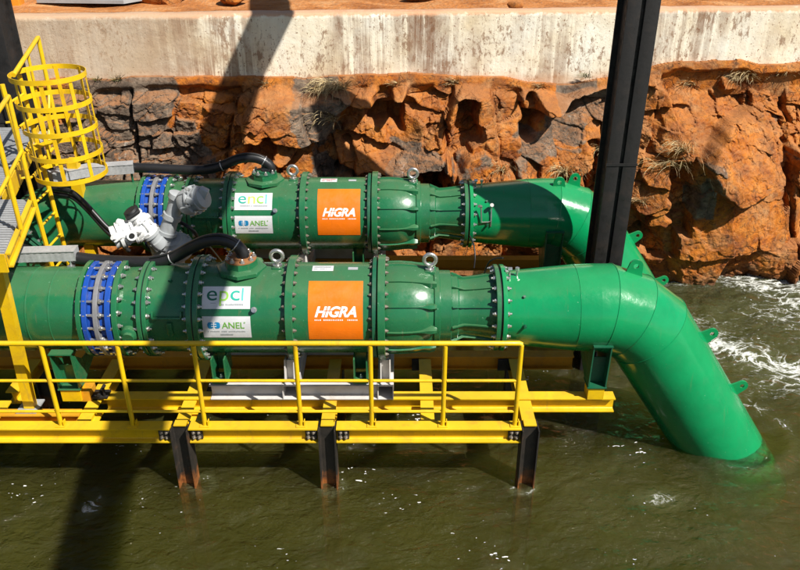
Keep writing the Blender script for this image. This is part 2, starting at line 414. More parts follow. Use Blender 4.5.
c = n.mix(n.math('MULTIPLY', attr(n, 'crack'), .5), c, (.03, .018, .012))
nz = n.n("ShaderNodeSeparateXYZ"); n.l(n._g.outputs['Normal'], nz.inputs[0])
dust = n.ramp(n.math('MULTIPLY', n.math('ADD', nz.outputs[2], n.math('MULTIPLY', n.noise(v, 9, 8, .7), .7)), .6), [(.52, (0, 0, 0)), (.78, (.55,)*3)])
c = n.mix(dust, c, (.44, .19, .07))
pz = n.n("ShaderNodeSeparateXYZ"); n.l(n._g.outputs['Position'], pz.inputs[0])
wet = n.ramp(n.math('ADD', pz.outputs[2], n.math('MULTIPLY', n.noise(v, 4), .25)), [(.14, (.85,)*3), (.36, (0, 0, 0))])
c = n.mix(wet, c, (.05, .025, .014))
b1 = n.math('MULTIPLY', n.noise(v, 16, 12, .72), 1.0)
vc = n.voro(v, 14, 'DISTANCE_TO_EDGE'); vcr = n.ramp(vc.outputs['Distance'], [(0, (0, 0, 0)), (.06, (1, 1, 1))])
hh = n.math('ADD', b1, n.math('SUBTRACT', n.math('MULTIPLY', vcr, .10), n.math('MULTIPLY', fcm, .5)))
rk = n.ramp(wet, [(0, (.9,)*3), (1, (.35,)*3)])
M['rock'] = n.bsdf(c, rk, 0, 0, hh, .8, .035, .2)
rb = grid_mesh('rock_bank', XG, YG, ZZ, M['rock'], {'grey': grey, 'crack': crk})
rb.data.polygons.foreach_set('use_smooth', np.zeros(len(rb.data.polygons), bool))
tag(rb, 'fractured orange and grey rock bank below the white wall', None, None, 'structure')
def rock_pt(x, z):
    i = int(np.clip(round((x-xs[0])/(xs[1]-xs[0])), 0, NXR-1)); j = int(np.clip(round((z-zs[0])/(zs[1]-zs[0])), 0, NVR-1))
    return Vector((x, float(YG[j, i]), float(ZZ[j, i])))
def rock_px(px, py):
    best = None
    for k in range(60):
        Y = 9.0 + k*.05; p = P(px, py, Y)
        if p.z < zs[0]: continue
        q = rock_pt(p.x, min(p.z, 3.0))
        if q.y <= Y: return Vector((p.x, q.y, p.z))
    return rock_pt(P(px, py, 10.9).x, P(px, py, 10.9).z)

# ------------------------------------------------------------------ retaining wall and the earth above it
WTOP = 3.70
n = NT('weathered_white_wall'); v = n.co(kind='World')
base = n.ramp(n.noise(v, 1.4, 6, .6), [(.3, (.76, .63, .43)), (.48, (.88, .79, .62)), (.66, (.90, .86, .74))])
st = n.noise(n.co((5.5, 1, .20), 'World'), 1.7, 9, .72, .3)
sm = n.ramp(st, [(.43, (0, 0, 0)), (.50, (.7,)*3), (.62, (1,)*3)])
bl = n.noise(n.co((1, 1, .8), 'World', (2, 0, 1)), 1.9, 8, .68, .3)
bm_ = n.ramp(bl, [(.42, (0, 0, 0)), (.54, (1,)*3)])
cl = n.noise(n.co((1, 1, .15), 'World', (11, 0, 3)), .9, 3, .5)
clm = n.ramp(cl, [(.40, (.15,)*3), (.54, (1,)*3)])
stain = n.math('MULTIPLY', n.math('MULTIPLY', sm, n.math('ADD', n.math('MULTIPLY', bm_, .5), .5)), clm)
c = n.mix(stain, base, (.24, .125, .07))
pp = n.noise(n.co((1.5, 1, .75), 'World', (0, 0, 7)), 9, 12, .8)
pm = n.ramp(n.math('ADD', pp, n.math('MULTIPLY', n.math('SUBTRACT', bl, .5), .55)), [(.545, (0, 0, 0)), (.60, (.85,)*3)])
c = n.mix(pm, c, (.30, .18, .11))
sp = n.noise(v, 34, 4, .6); spk = n.ramp(sp, [(.63, (0, 0, 0)), (.66, (.85,)*3)])
c = n.mix(spk, c, (.27, .13, .07))
pz = n.n("ShaderNodeSeparateXYZ"); n.l(n._g.outputs['Position'], pz.inputs[0])
edge = n.math('ADD', pz.outputs[2], n.math('MULTIPLY', n.noise(v, 6, 8, .7), .16))
low = n.ramp(n.math('SUBTRACT', edge, 2.0), [(.86, (.85,)*3), (.98, (0, 0, 0))])
c = n.mix(n.math('MULTIPLY', low, .6), c, (.50, .27, .13))
tp = n.ramp(n.math('SUBTRACT', edge, 3.0), [(.735, (0, 0, 0)), (.765, (.9,)*3)])
c = n.mix(tp, c, (.55, .30, .17))
lf = n.ramp(n.math('ADD', n.math('MULTIPLY', pz.outputs[0], -.165), n.math('MULTIPLY', n.noise(v, 2.5, 7, .7), .9)), [(.80, (0, 0, 0)), (1.0, (.7,)*3)])
c = n.mix(lf, c, (.45, .31, .20))
M['wall'] = n.bsdf(c, .85, 0, 0, n.math('ADD', n.noise(v, 12, 10, .7), n.math('MULTIPLY', spk, -.3)), .45, .02, .2)
NXW = 500; xw = np.linspace(-12, 13, NXW)
prof = [(0.0, 2.68)] + [(0.0, z) for z in np.linspace(2.72, 3.66, 40)] + [(.012, 3.685), (.03, WTOP), (.12, WTOP+.004), (.24, WTOP), (.33, WTOP-.003), (.345, WTOP-.05), (.35, 2.68)]
PX, PT = np.meshgrid(xw, np.arange(len(prof)))
YO = np.array([p[0] for p in prof])[PT]; ZO = np.array([p[1] for p in prof])[PT].astype(float)
YW = wall_y(PX)+YO + .012*fbm(PX*1.5, ZO*1.5, 7, 4)
ZW = ZO + np.where(ZO > 3.6, .014*fbm(PX*2.5, YO*4, 9, 4), 0)
wl = grid_mesh('retaining_wall', PX, YW, ZW, M['wall'])
tag(wl, 'low stained white retaining wall standing on top of the orange rock', 'wall')

n = NT('orange_earth'); v = n.co(kind='World')
c = n.ramp(n.noise(v, 1.6, 10, .7, .4), [(.3, (.22, .075, .025)), (.5, (.46, .18, .055)), (.7, (.60, .33, .15))])
peb = n.voro(v, 16); c = n.mix(n.ramp(peb.outputs['Distance'], [(.18, (.5,)*3), (.34, (0, 0, 0))]), c, (.30, .20, .13))
M['earth'] = n.bsdf(c, .95, 0, 0, n.math('ADD', n.noise(v, 9, 10, .7), n.math('MULTIPLY', peb.outputs['Distance'], -.4)), .8, .05, .1)
gx, gy = np.meshgrid(np.concatenate([np.linspace(-60, -12, 20), np.linspace(-11.8, 12.8, 260), np.linspace(13, 60, 20)]), np.concatenate([np.linspace(0, 6, 110), np.linspace(6.4, 90, 40)]))
gY = wall_y(gx)+.30+gy
gz = WTOP-.035 + .05*fbm(gx*1.3, gy*1.3, 5, 5)*smooth(.05, .6, gy) + .5*smooth(5, 20, gy)*fbm(gx*.15, gy*.15, 8, 3)
g = grid_mesh('ground', gx, gY, gz, M['earth']); tag(g, kind='structure')
# bed under the water
bed = MB().bx(-60, 60, -30, 14, -2.8, -2.45).build('river_bed', M['earth']); tag(bed, kind='structure')

# ------------------------------------------------------------------ water
n = NT('murky_river_water'); v = n.co(kind='World')
fo = attr(n, 'foam')
r1 = n.noise(n.co((1, 1.5, 1), 'World'), 2.6, 6, .55, .6); r2 = n.noise(n.co((1, 1.4, 1), 'World', (4, 4, 0)), 9, 5, .55, .5); r3 = n.noise(n.co((1, 1.3, 1), 'World', (2, 7, 0)), 26, 3, .5)
hgt = n.math('ADD', n.math('ADD', r1, n.math('MULTIPLY', r2, .35)), n.math('MULTIPLY', r3, .07))
bp = n.n("ShaderNodeBump"); bp.inputs['Strength'].default_value = .9; bp.inputs['Distance'].default_value = .17; n.l(hgt, bp.inputs['Height'])
gl = n.n("ShaderNodeBsdfGlossy"); gl.inputs['Roughness'].default_value = .06; n.l(bp.outputs[0], gl.inputs['Normal'])
tr = n.n("ShaderNodeBsdfTransparent"); tr.inputs[0].default_value = (.93, .95, .85, 1)
df = n.n("ShaderNodeBsdfDiffuse"); df.inputs[0].default_value = (.040, .038, .012, 1); n.l(bp.outputs[0], df.inputs['Normal']); n.l(n.mix(n.ramp(fo, [(.15, (0, 0, 0)), (1, (1, 1, 1))]), n.ramp(n.noise(v, .9, 5, .6, .8), [(.35, (.028, .026, .008)), (.65, (.060, .056, .017))]), (.15, .16, .08)), df.inputs[0])
mx0 = n.n("ShaderNodeMixShader"); n.put(n.math('SUBTRACT', .36, n.math('MULTIPLY', attr(n, 'clear'), .32)), mx0.inputs[0]); n.l(tr.outputs[0], mx0.inputs[1]); n.l(df.outputs[0], mx0.inputs[2])
fr = n.n("ShaderNodeFresnel"); fr.inputs['IOR'].default_value = 1.33; n.l(bp.outputs[0], fr.inputs['Normal'])
mx = n.n("ShaderNodeMixShader"); n.l(fr.outputs[0], mx.inputs[0]); n.l(mx0.outputs[0], mx.inputs[1]); n.l(gl.outputs[0], mx.inputs[2])
# foam: lacy broken streaks where the attribute is high, few specks elsewhere
wv = n.n("ShaderNodeMixRGB"); 
dst = n.n("ShaderNodeTexNoise"); dst.inputs['Scale'].default_value = 2.2; dst.inputs['Detail'].default_value = 5; n.l(v, dst.inputs['Vector'])
wv.blend_type = 'ADD'; wv.inputs[0].default_value = .55; n.l(v, wv.inputs[1]); n.l(dst.outputs['Color'], wv.inputs[2])
mpv = n.n("ShaderNodeMapping"); mpv.inputs['Scale'].default_value = (.75, 1.9, 1); mpv.inputs['Rotation'].default_value = (0, 0, .62); n.l(wv.outputs[0], mpv.inputs[0])
ve = n.voro(mpv.outputs[0], 4.5, 'DISTANCE_TO_EDGE'); ve2 = n.voro(mpv.outputs[0], 15, 'DISTANCE_TO_EDGE')
lace = n.math('SUBTRACT', 1, n.math('MULTIPLY', ve.outputs['Distance'], 3.2)); lace2 = n.math('SUBTRACT', 1, n.math('MULTIPLY', ve2.outputs['Distance'], 3.6))
nf = n.noise(n.co((1, 1.5, 1), 'World', (1, 2, 0)), 14, 8, .75)
fs = n.math('ADD', n.math('MULTIPLY', lace, .42), n.math('ADD', n.math('MULTIPLY', lace2, .26), n.math('MULTIPLY', nf, .75)))
fs = n.math('MULTIPLY', n.math('ADD', fs, n.math('MULTIPLY', n.math('SUBTRACT', fo, 1), .80)), .85)
fm = n.ramp(fs, [(.58, (0, 0, 0)), (.68, (.22,)*3), (.80, (.6,)*3), (.92, (.95,)*3)])
sw_ = n.n('ShaderNodeMixRGB'); sw_.blend_type = 'ADD'; sw_.inputs[0].default_value = .16; dn_ = n.n('ShaderNodeTexNoise'); dn_.inputs['Scale'].default_value = 9; n.l(v, dn_.inputs['Vector']); n.l(n.co((.6, 1.7, 1), 'World', (1, 2, 0)), sw_.inputs[1]); n.l(dn_.outputs['Color'], sw_.inputs[2])
spk = n.voro(sw_.outputs[0], 13)
sden = n.noise(v, 1.1, 3, .5)
spm = n.ramp(n.math('ADD', spk.outputs['Distance'], n.math('MULTIPLY', n.math('SUBTRACT', .62, sden), 1.2)), [(.10, (1, 1, 1)), (.13, (0, 0, 0))])
fm2 = n.math('MAXIMUM', fm, n.math('MULTIPLY', spm, .9))
fd = n.n("ShaderNodeBsdfDiffuse"); fd.inputs[0].default_value = (.72, .73, .68, 1)
mf = n.n("ShaderNodeMixShader"); n.l(fm2, mf.inputs[0]); n.l(mx.outputs[0], mf.inputs[1]); n.l(fd.outputs[0], mf.inputs[2])
n.l(mf.outputs[0], n.out.inputs[0])
vol = n.n("ShaderNodeVolumePrincipled"); vol.inputs['Color'].default_value = (.172, .155, .038, 1); vol.inputs['Density'].default_value = 1.9; vol.inputs['Anisotropy'].default_value = .0
vol.inputs['Absorption Color'].default_value = (.25, .3, .05, 1)
n.l(vol.outputs[0], n.out.inputs['Volume'])
M['water'] = n.m
NWX, NWY = 620, 420
wx = np.concatenate([[-60, -30, -14], np.linspace(-8.5, 9.5, NWX), [15, 30, 60]]); wy = np.concatenate([[-28, -8, 1], np.linspace(2.6, 12.4, NWY)])
WX, WY = np.meshgrid(wx, wy)
PIPE_W = (3.50, 6.80)   # where the front pipe goes under
amp = .5 + 1.6*smooth(2.2, 4.5, WX)*smooth(6.5, 8.0, WY)
WZ = .05 + amp*(.030*fbm(WX*1.2+.4*WY, WY*1.9, 201, 3)+.018*fbm(WX*4, WY*6, 211, 3))
dp = np.hypot(WX-PIPE_W[0]-.15, WY-PIPE_W[1]); WZ += .02*np.cos(dp*22)*np.exp(-((dp-.55)/.25)**2)
turb = smooth(2.6, 4.3, WX+.35*(WY-8))*smooth(6.6, 7.9, WY + .25*(WX-4))
foam = .80*turb*(.80+.5*fbm(WX*.9+WY*.5, WY*1.6, 241, 3)) + .55*np.exp(-((dp-.60)/.14)**2)
# streak running from behind the pipe to the right-hand edge
t_ = (WY-8.6)+.62*(WX-3.9); foam += .50*np.exp(-((t_+.2*fbm(WX*2, WY*2, 251, 3))/.36)**2)*smooth(3.0, 3.8, WX)
foam += .85*np.exp(-((WX+2.98)/.13)**2-((WY-5.7)/.24)**2)
foam += .72*np.exp(-(((WX-2.55)-.3*(WY-5.8))/.26)**2-((WY-5.8)/.16)**2)
for (cx, cyy) in ((-1.98, 6.0), (-.68, 5.98), (1.22, 5.98)):
    foam += .7*np.exp(-((np.hypot(WX-cx, WY-cyy)-.11)/.06)**2)
foam += .22*np.exp(-((WY-(wall_y(WX)-1.25))/.25)**2)*smooth(2.4, 3.2, WX)
foam = foam + .25*fbm(WX*.7, WY*.9, 231, 3)*np.clip(foam*2, 0, 1)
clear = np.exp(-(np.hypot((WX-PIPE_W[0]-.35)/1.0, (WY-PIPE_W[1]+.05)/.8))**2)
wt = grid_mesh('water', WX, WY, WZ, M['water'], {'foam': np.clip(foam, 0, 1.3), 'clear': clear})
# close the water body so its murk has a volume
bmw = bmesh.new(); bmw.from_mesh(wt.data)
be = [e for e in bmw.edges if e.is_boundary]
r = bmesh.ops.extrude_edge_only(bmw, edges=be)
nv = [x for x in r['geom'] if isinstance(x, bmesh.types.BMVert)]
for v_ in nv: v_.co.z = -2.44
bmesh.ops.contextual_create(bmw, geom=[x for x in r['geom'] if isinstance(x, bmesh.types.BMEdge) and x.is_boundary])
bmesh.ops.recalc_face_normals(bmw, faces=bmw.faces)
bmw.to_mesh(wt.data); bmw.free()
tag(wt, kind='structure')

# ------------------------------------------------------------------ lettering helpers
def text_bm(s, size, shear=0, bold=0, space=1.0):
    cu = bpy.data.curves.new("txt", 'FONT'); cu.body = s; cu.size = size; cu.shear = shear; cu.offset = bold; cu.space_character = space; cu.align_x = 'LEFT'; cu.resolution_u = 6
    ob = bpy.data.objects.new("txt", cu); COL.objects.link(ob)
    dg = bpy.context.evaluated_depsgraph_get(); me = bpy.data.meshes.new_from_object(ob.evaluated_get(dg))
    bpy.data.objects.remove(ob); bpy.data.curves.remove(cu)
    bm = bmesh.new(); bm.from_mesh(me); bpy.data.meshes.remove(me); return bm

def wrap(bm, cx, cy, cz, r, a0):
    "flat (x, s) artwork -> skin of a horizontal cylinder; s is arc length around angle a0 (0 = facing the viewer, up positive)"
    ys = [v.co.y for v in bm.verts]; y = min(ys); step = .025
    while y < max(ys):
        bmesh.ops.bisect_plane(bm, geom=bm.verts[:]+bm.edges[:]+bm.faces[:], plane_co=(0, y, 0), plane_no=(0, 1, 0)); y += step
    for v in bm.verts:
        a = a0 + R(30) + v.co.y/r; x = v.co.x
        v.co = Vector((cx+x, cy-math.cos(a)*r, cz+math.sin(a)*r))
    bmesh.ops.recalc_face_normals(bm, faces=bm.faces)

def art(name, bm, mat, parent, cx, cy, cz, r, a0):
    wrap(bm, cx, cy, cz, r, a0)
    me = bpy.data.meshes.new(name); bm.to_mesh(me); bm.free()
    for p in me.polygons: p.use_smooth = False
    return link_mesh(name, me, mat, parent)

def rect_bm(rects):
    bm = bmesh.new()
    for x0, y0, x1, y1 in rects:
        bm.faces.new([bm.verts.new(p) for p in ((x0, y0, 0), (x1, y0, 0), (x1, y1, 0), (x0, y1, 0))])
    return bm
def moved(bm, x, y, sx=1, sy=1):
    for v in bm.verts: v.co.x = v.co.x*sx+x; v.co.y = v.co.y*sy+y
    return bm
def fit(bm, x0, y0, x1, y1):
    xs_ = [v.co.x for v in bm.verts]; ys_ = [v.co.y for v in bm.verts]
    sx = (x1-x0)/(max(xs_)-min(xs_)); sy = (y1-y0)/(max(ys_)-min(ys_))
    for v in bm.verts: v.co.x = x0+(v.co.x-min(xs_))*sx; v.co.y = y0+(v.co.y-min(ys_))*sy
    return bm
def micro(x0, x1, y, h, seed, gap=.25):
    rr = random.Random(seed); out = []; x = x0
    while x < x1:
        w_ = h*rr.uniform(.5, .9)
        if rr.random() > .14: out.append((x, y, min(x+w_, x1), y+h*rr.choice((1, 1, .8))))
        x += w_+h*gap
    return rect_bm(out)
def arc_ring(cx, cy, ro, ri, a0, a1, n_=28):
    bm = bmesh.new(); pr = None
    for i in range(n_+1):
        a = R(a0+(a1-a0)*i/n_); p = (bm.verts.new((cx+ro*math.cos(a), cy+ro*math.sin(a), 0)), bm.verts.new((cx+ri*math.cos(a), cy+ri*math.sin(a), 0)))
        if pr: bm.faces.new((pr[0], p[0], p[1], pr[1]))
        pr = p
    return bm
def join(*bms):
    out = bms[0]
    for b in bms[1:]:
        me = bpy.data.meshes.new("t"); b.to_mesh(me); b.free(); out.from_mesh(me); bpy.data.meshes.remove(me)
    return out

# ------------------------------------------------------------------ shared bolt meshes
def bolt_mesh(name, r, l, mat):
    m = MB(); m.lathe([(-l, r*.55), (-l, r*.55), (l+.012, r*.55), (l+.014, r*.45)], seg=8)
    for t0 in (.0,):
        m.lathe([(l*0+.0, r*1.25), (.004, r*1.25)], seg=14); m.lathe([(.004, r), (.018, r), (.021, r*.8)], seg=6)
    bmesh.ops.recalc_face_normals(m.bm, faces=m.bm.faces)
    me = bpy.data.meshes.new(name); m.bm.to_mesh(me); m.bm.free(); me.materials.append(mat); return me
BOLT = bolt_mesh('bolt', .020, .026, M['bolt'])
BOLTD = bolt_mesh('bolt_dull', .017, .018, M['rustbolt'])
def tie_mesh(L):
    m = MB(); m.lathe([(-L/2-.03, .014), (L/2+.03, .014)], seg=10)
    for t in (-L/2-.018, -L/2+.045, -.035, .02, L/2-.06, L/2+.004):
        m.lathe([(t, .026), (t+.024, .026)], seg=6)
    bmesh.ops.recalc_face_normals(m.bm, faces=m.bm.faces)
    me = bpy.data.meshes.new('tie_rod'); m.bm.to_mesh(me); m.bm.free(); me.materials.append(M['bolt']); return me
TIE = tie_mesh(.34)
FLIP = Quaternion((0, 0, 1), math.pi)
def bolts(parent, x, cy_, cz_, rad, count, mesh, side=1, phase=0, lo=-70, hi=135):
    for i in range(count):
        a = 360*i/count+phase
        a = (a+180) % 360-180
        if a < lo or a > hi: continue
        ar = R(a); q = Quaternion((1, 0, 0), rnd.random())
        inst('bolt', mesh, parent, (x, cy_-math.cos(ar)*rad, cz_+math.sin(ar)*rad), q if side > 0 else FLIP @ q)

# ------------------------------------------------------------------ pump line
AY, AZ = 6.81, 1.63
def px(p): return (p-400)*.00945      # where a point on the near side of the front pump stands
def pxt(p): return (p-400)*.00996     # the same for points above its axis

def pump_line(dx, dy, rear):
    cy_, cz = AY+dy, AZ
    def X(p): return px(p)+dx
    word = 'encl' if rear else 'epcl'
    root = thing('pump_line', (X(340), cy_, .98), 'rear green pump line below the rock, its bent pipe passing behind the black column' if rear else
                 'front green pump line behind the yellow guard rail, its bent pipe dipping into the water', 'pump', 'green pump lines lying side by side over the water')
    o = (0, cy_, cz)
    def L(name, prof, mat, seg=72, parent=None, caps=True): return MB().lathe([(X(a), r) for a, r in prof], o, (1, 0, 0), seg, caps).build(name, M[mat], parent or root)
    def flange(p0, p1, ro, mat='green', ri=.38, nb=22, bm_='BOLT', sides=(1, -1), split=False, phase=3):
        m = MB()
        if split:
            mid = (p0+p1)/2; m.ring(X(p0), X(mid)-.006, ri, ro, o, seg=80); m.ring(X(mid)+.006, X(p1), ri, ro, o, seg=80)
        else: m.ring(X(p0), X(p1), ri, ro, o, seg=80)
        f = m.build('flange', M[mat], root)
        if split: MB().ring(X((p0+p1)/2)-.0055, X((p0+p1)/2)+.0055, ri, ro-.012, o, bev=.001).build('gasket', M['gasket'], f)
        me = BOLT if bm_ == 'BOLT' else BOLTD
        for s_ in sides: bolts(f, X(p1)+.001 if s_ > 0 else X(p0)-.001, cy_, cz, ro-.035, nb, me, s_, phase)
        return f
    # suction side
    sp = MB()
    if rear:
        d = Vector((-.66, -.48, -.58)).normalized(); c0 = Vector((X(0)-.02+.0, cy_, cz)); c0.x = -4.18
        c1 = c0+Vector((-.25, -.08, -.10)); c2 = c1+d*.22
        sp.tube([Vector((X(76), cy_, cz)), c0, c1, c2, c2+d*2.6], .415, 64, mit=True)
        s_ = sp.build('suction_pipe', M['green'], root)
        f = MB().ring(-.035, .0, .38, .55, c2, d, 72).ring(.012, .047, .38, .55, c2, d, 72).build('flange', M['green3'], root)
        up = Vector((0, 0, 1)); u = (up-d*up.dot(d)).normalized(); vv = d.cross(u)
        for i in range(24):
            a = 2*math.pi*i/24; pos = c2+(u*math.cos(a)+vv*math.sin(a))*.505-d*.035
            inst('bolt', BOLT, f, pos, Vector((1, 0, 0)).rotation_difference(-d))
    else:
        sp.lathe([(-7.5, .41), (X(24), .41), (X(24)+.004, .414), (X(24)+.012, .414), (X(24)+.016, .41), (X(47), .41), (X(47)+.004, .4135), (X(47)+.012, .4135), (X(47)+.016, .41), (X(80), .41)], o, seg=72).build('suction_pipe', M['green'], root)
    # dismantling joint
    flange(78, 82.5, .485, nb=16, sides=())
    j = MB().ring(X(83.5), X(88.5), .40, .478, o, seg=80).ring(X(106.5), X(112), .40, .478, o, seg=80).lathe([(X(88), .425), (X(107), .425)], o, seg=64).build('expansion_joint', M['blue'], root)
    MB().ring(X(95), X(99.5), .42, .482, o, seg=80).build('clamp_ring', M['ring_grey'], j)
    for i in range(22):
        a = 360*i/22+4; a = (a+180) % 360-180
        if -80 < a < 125: inst('tie_rod', TIE, j, (X(98), cy_-math.cos(R(a))*.455, cz+math.sin(R(a))*.455), Quaternion((1, 0, 0), rnd.random()*3))
    flange(113.5, 119, .485, nb=22, sides=(1,), phase=7)
    L('spool', [(112, .41), (140, .43)], 'green')
    flange(138, 147.5, .485, split=True, nb=22)
    L('intake_casing', [(146, .435), (190, .44)], 'green')
    flange(188.5, 200, .525, split=True, nb=26)
    L('motor_housing', [(199, .45), (287, .45)], 'green')
    flange(286, 293.5, .52, nb=26, bm_='D', sides=(1, -1))
    L('pump_casing', [(293, .45), (374, .45)], 'green')
    flange(372, 376.5, .50, 'green3', nb=26, bm_='D', sides=(-1,))
    flange(377.5, 385, .525, nb=26, bm_='D', sides=(1,))
    # ribbed bowl and neck
    bw = L('discharge_bowl', [(384, .44), (388, .452), (400, .455), (412, .447), (422, .43), (430, .405), (434, .385), (435, .40), (440, .40), (441, .372), (452, .37), (453, .345), (459, .34), (460.5, .315), (466, .308), (480, .325), (498, .355)], 'green')
    def rr(p):
        pts = [(384, .44), (388, .452), (400, .455), (412, .447), (422, .43), (430, .405), (435, .40), (440, .40), (441, .372), (452, .37), (459, .34), (466, .31), (480, .325), (498, .355)]
        for (a, ra), (b, rb_) in zip(pts, pts[1:]):
            if a <= p <= b: return ra+(rb_-ra)*(p-a)/(b-a)
        return .35
    for a in range(-66, 160, 32):
        ar = R(a); nrm = Vector((0, -math.cos(ar), math.sin(ar))); tg = Vector((0, math.sin(ar), math.cos(ar)))
        m = MB(); rings = []
        for k in range(19):
            p = 387+(437-387)*k/18; h = .016 + .012*smooth(415, 432, np.float64(p)) ; hw = .007+.022*math.exp(-((p-431)/7)**2)
            c_ = Vector((X(p), cy_, cz)); r0 = rr(p)-.01; r1 = rr(p)+h+ .022*math.exp(-((p-432)/6)**2)
            rings.append([c_+nrm*r0-tg*hw*1.4, c_+nrm*r1-tg*hw*.6, c_+nrm*r1+tg*hw*.6, c_+nrm*r0+tg*hw*1.4])
        m.loft(rings)
        if a in (-34, -2, 30, 62, 94):
            rings = []
            for k in range(8):
                p = 453+(496-453)*k/7; c_ = Vector((X(p), cy_, cz)); r0 = rr(p)-.01; r1 = rr(p)+.018
                rings.append([c_+nrm*r0-tg*.009, c_+nrm*r1-tg*.006, c_+nrm*r1+tg*.006, c_+nrm*r0+tg*.009])
            m.loft(rings)
        m.build('rib', M['green'], bw)
    fl = flange(497, 501.5, .43, ri=.33, nb=20, sides=(-1,))
    f2 = flange(503.5, 508, .43, 'green2', ri=.33, nb=20, sides=(1,))
    MB().ring(X(501.6), X(503.4), .33, .41, o, bev=.001).build('gasket', M['gasket'], f2)
    # discharge pipe with mitred elbow going down into the water
    def seam(p, r): return [(p-.35, r), (p-.2, r+.004), (p+.2, r+.004), (p+.35, r)]
    pr = [(507, .362)]+[(540, .392)]+seam(581, .43)+[(602, .438)]
    dpipe = L('discharge_pipe', pr, 'green2', caps=False)
    ang = R(56)
    v0 = Vector((X(602), cy_, cz)); pts = [v0]; seg_l = [.12, .27, .27, 4.0]; dirs = [0, ang/3, 2*ang/3, ang]
    p_ = v0.copy()
    for sl_, a in zip(seg_l, dirs):
        p_ = p_+Vector((math.cos(a), 0, -math.sin(a)))*sl_; pts.append(p_.copy())
    pts[-1] = pts[-2]+Vector((math.cos(ang), 0, -math.sin(ang)))*2.6
    el = MB().tube(pts, .438, 72, mit=True, caps=False).build('elbow_pipe', M['green2'], root, sharp=11)
    for k in (1, 2, 3):   # weld beads at the mitres
        d0 = (pts[k]-pts[k-1]).normalized(); d1 = (pts[k+1]-pts[k]).normalized(); t = (d0+d1).normalized()
        u = Vector((0, 1, 0)); vv = t.cross(u); kk = 1/d0.dot(t)
        loop = [pts[k]+u*.439*math.cos(a)+vv*.439*kk*math.sin(a) for a in [2*math.pi*i/72 for i in range(73)]]
        MB().tube(loop, .0045, 6, caps=False).build('weld_seam', M['green2'], el)
    # lifting lugs in the plane of the bend
    def lug(base, nrm, tg, s=.11, plate=True):
        base = Vector(base); nrm = Vector(nrm).normalized(); tg = Vector(tg).normalized(); y = nrm.cross(tg)
        out = [base-nrm*.03-tg*s*.95, base+nrm*s*.35-tg*s*.72]
        for i in range(13):
            a = math.pi-math.pi*i/12; out.append(base+nrm*(s*1.0+math.sin(a)*s*.62)+tg*math.cos(a)*s*.62)
        out += [base+nrm*s*.35+tg*s*.72, base-nrm*.03+tg*s*.95]
        bm = bmesh.new(); N = len(out)
        hole = [base+nrm*(s*1.0+math.sin(2*math.pi*i/16)*s*.24)+tg*math.cos(2*math.pi*i/16)*s*.24 for i in range(16)]
        for sgn in (-1, 1):
            vs = [bm.verts.new(p+y*.011*sgn) for p in out]; hs = [bm.verts.new(p+y*.011*sgn) for p in hole]
            es = [bm.edges.new((vs[i], vs[(i+1) % N])) for i in range(N)]+[bm.edges.new((hs[i], hs[(i+1) % 16])) for i in range(16)]
            bmesh.ops.triangle_fill(bm, edges=es, use_beauty=True)
            if sgn == -1: a_, h_ = vs, hs
            else:
                for A, B in ((a_, vs), (h_, hs)):
                    for i in range(len(A)): bm.faces.new((A[i], A[(i+1) % len(A)], B[(i+1) % len(A)], B[i]))
        m = MB(); m.bm.free(); m.bm = bm
        return m.build('lifting_lug', M['green2'], root)
    a1 = ang*.28; tdir = Vector((math.cos(ang), 0, -math.sin(ang))); ndir = Vector((math.sin(ang), 0, math.cos(ang)))
    mid = (pts[1]+pts[2])/2
    lug(mid+Vector((math.sin(ang/3), 0, math.cos(ang/3)))*.42+Vector((-.02, 0, 0)), (math.sin(ang/3)*.4, 0, 1), (1, 0, -.15))
    if rear: lug(mid+Vector((-.09, -.12, .40)), (0, -.1, 1), (1, 0, 0))
    lug(pts[3]+tdir*.42+ndir*.42, ndir, tdir, .10)
    lug(pts[3]+tdir*1.20+ndir*.42, ndir, tdir, .10)
    # eye bolts on top
    for p in (281, 429):
        xe_ = pxt(p)+dx; zt = cz+(.45 if p < 300 else .41); c_ = Vector((xe_, cy_, zt+.12))
        m = MB(); loop = [c_+Vector((math.cos(a)*.058, 0, math.sin(a)*.058)) for a in [2*math.pi*i/28 for i in range(29)]]
        m.tube(loop, .019, 12, caps=False); m.cyl((xe_, cy_, zt-.03), (xe_, cy_, zt+.06), .022, 12); m.lathe([(0, .045), (.018, .045), (.02, .03)], (xe_, cy_, zt+.012), (0, 0, 1), 20)
        m.build('eye_bolt', M['bolt'], root)
        MB().bx(xe_-.05, xe_+.05, cy_-.05, cy_+.05, zt-.05, zt+.014, .006).build('boss', M['green'], root)
    # cable gland nozzle
    xn = pxt(246)+dx
    m = MB(); m.lathe([(0, .24), (.035, .24), (.05, .21), (.05, .16), (.11, .155)], (xn, cy_, cz+.43), (0, 0, 1), 8)
    nz_ = m.build('cable_nozzle', M['green'], root)
    MB().lathe([(0, .15), (.012, .15), (.014, .09), (.03, .09)], (xn, cy_, cz+.541), (0, 0, 1), 28).build('nozzle_cover', M['rust'] if not rear else M['green3'], nz_)
    for i in range(8):
        a = 2*math.pi*i/8+.3; inst('bolt', BOLT, nz_, (xn+.125*math.cos(a), cy_+.125*math.sin(a), cz+.553), Quaternion((0, 1, 0), -math.pi/2))
    # small plug with shadow, studs, drip ledge
    def stud(p, a, r, ln=.05, rad=.02, mat='bolt', name='plug'):
        ar = R(a); nrm = Vector((0, -math.cos(ar), math.sin(ar))); b0 = Vector((X(p), cy_, cz))+nrm*(r-.01)
        return MB().cyl(b0, b0+nrm*(ln*.6), rad*1.3, 12).cyl(b0+nrm*ln*.55, b0+nrm*(ln+.01), rad, 6).build(name, M[mat], root)
    stud(255, 27, .45, .05, .022)
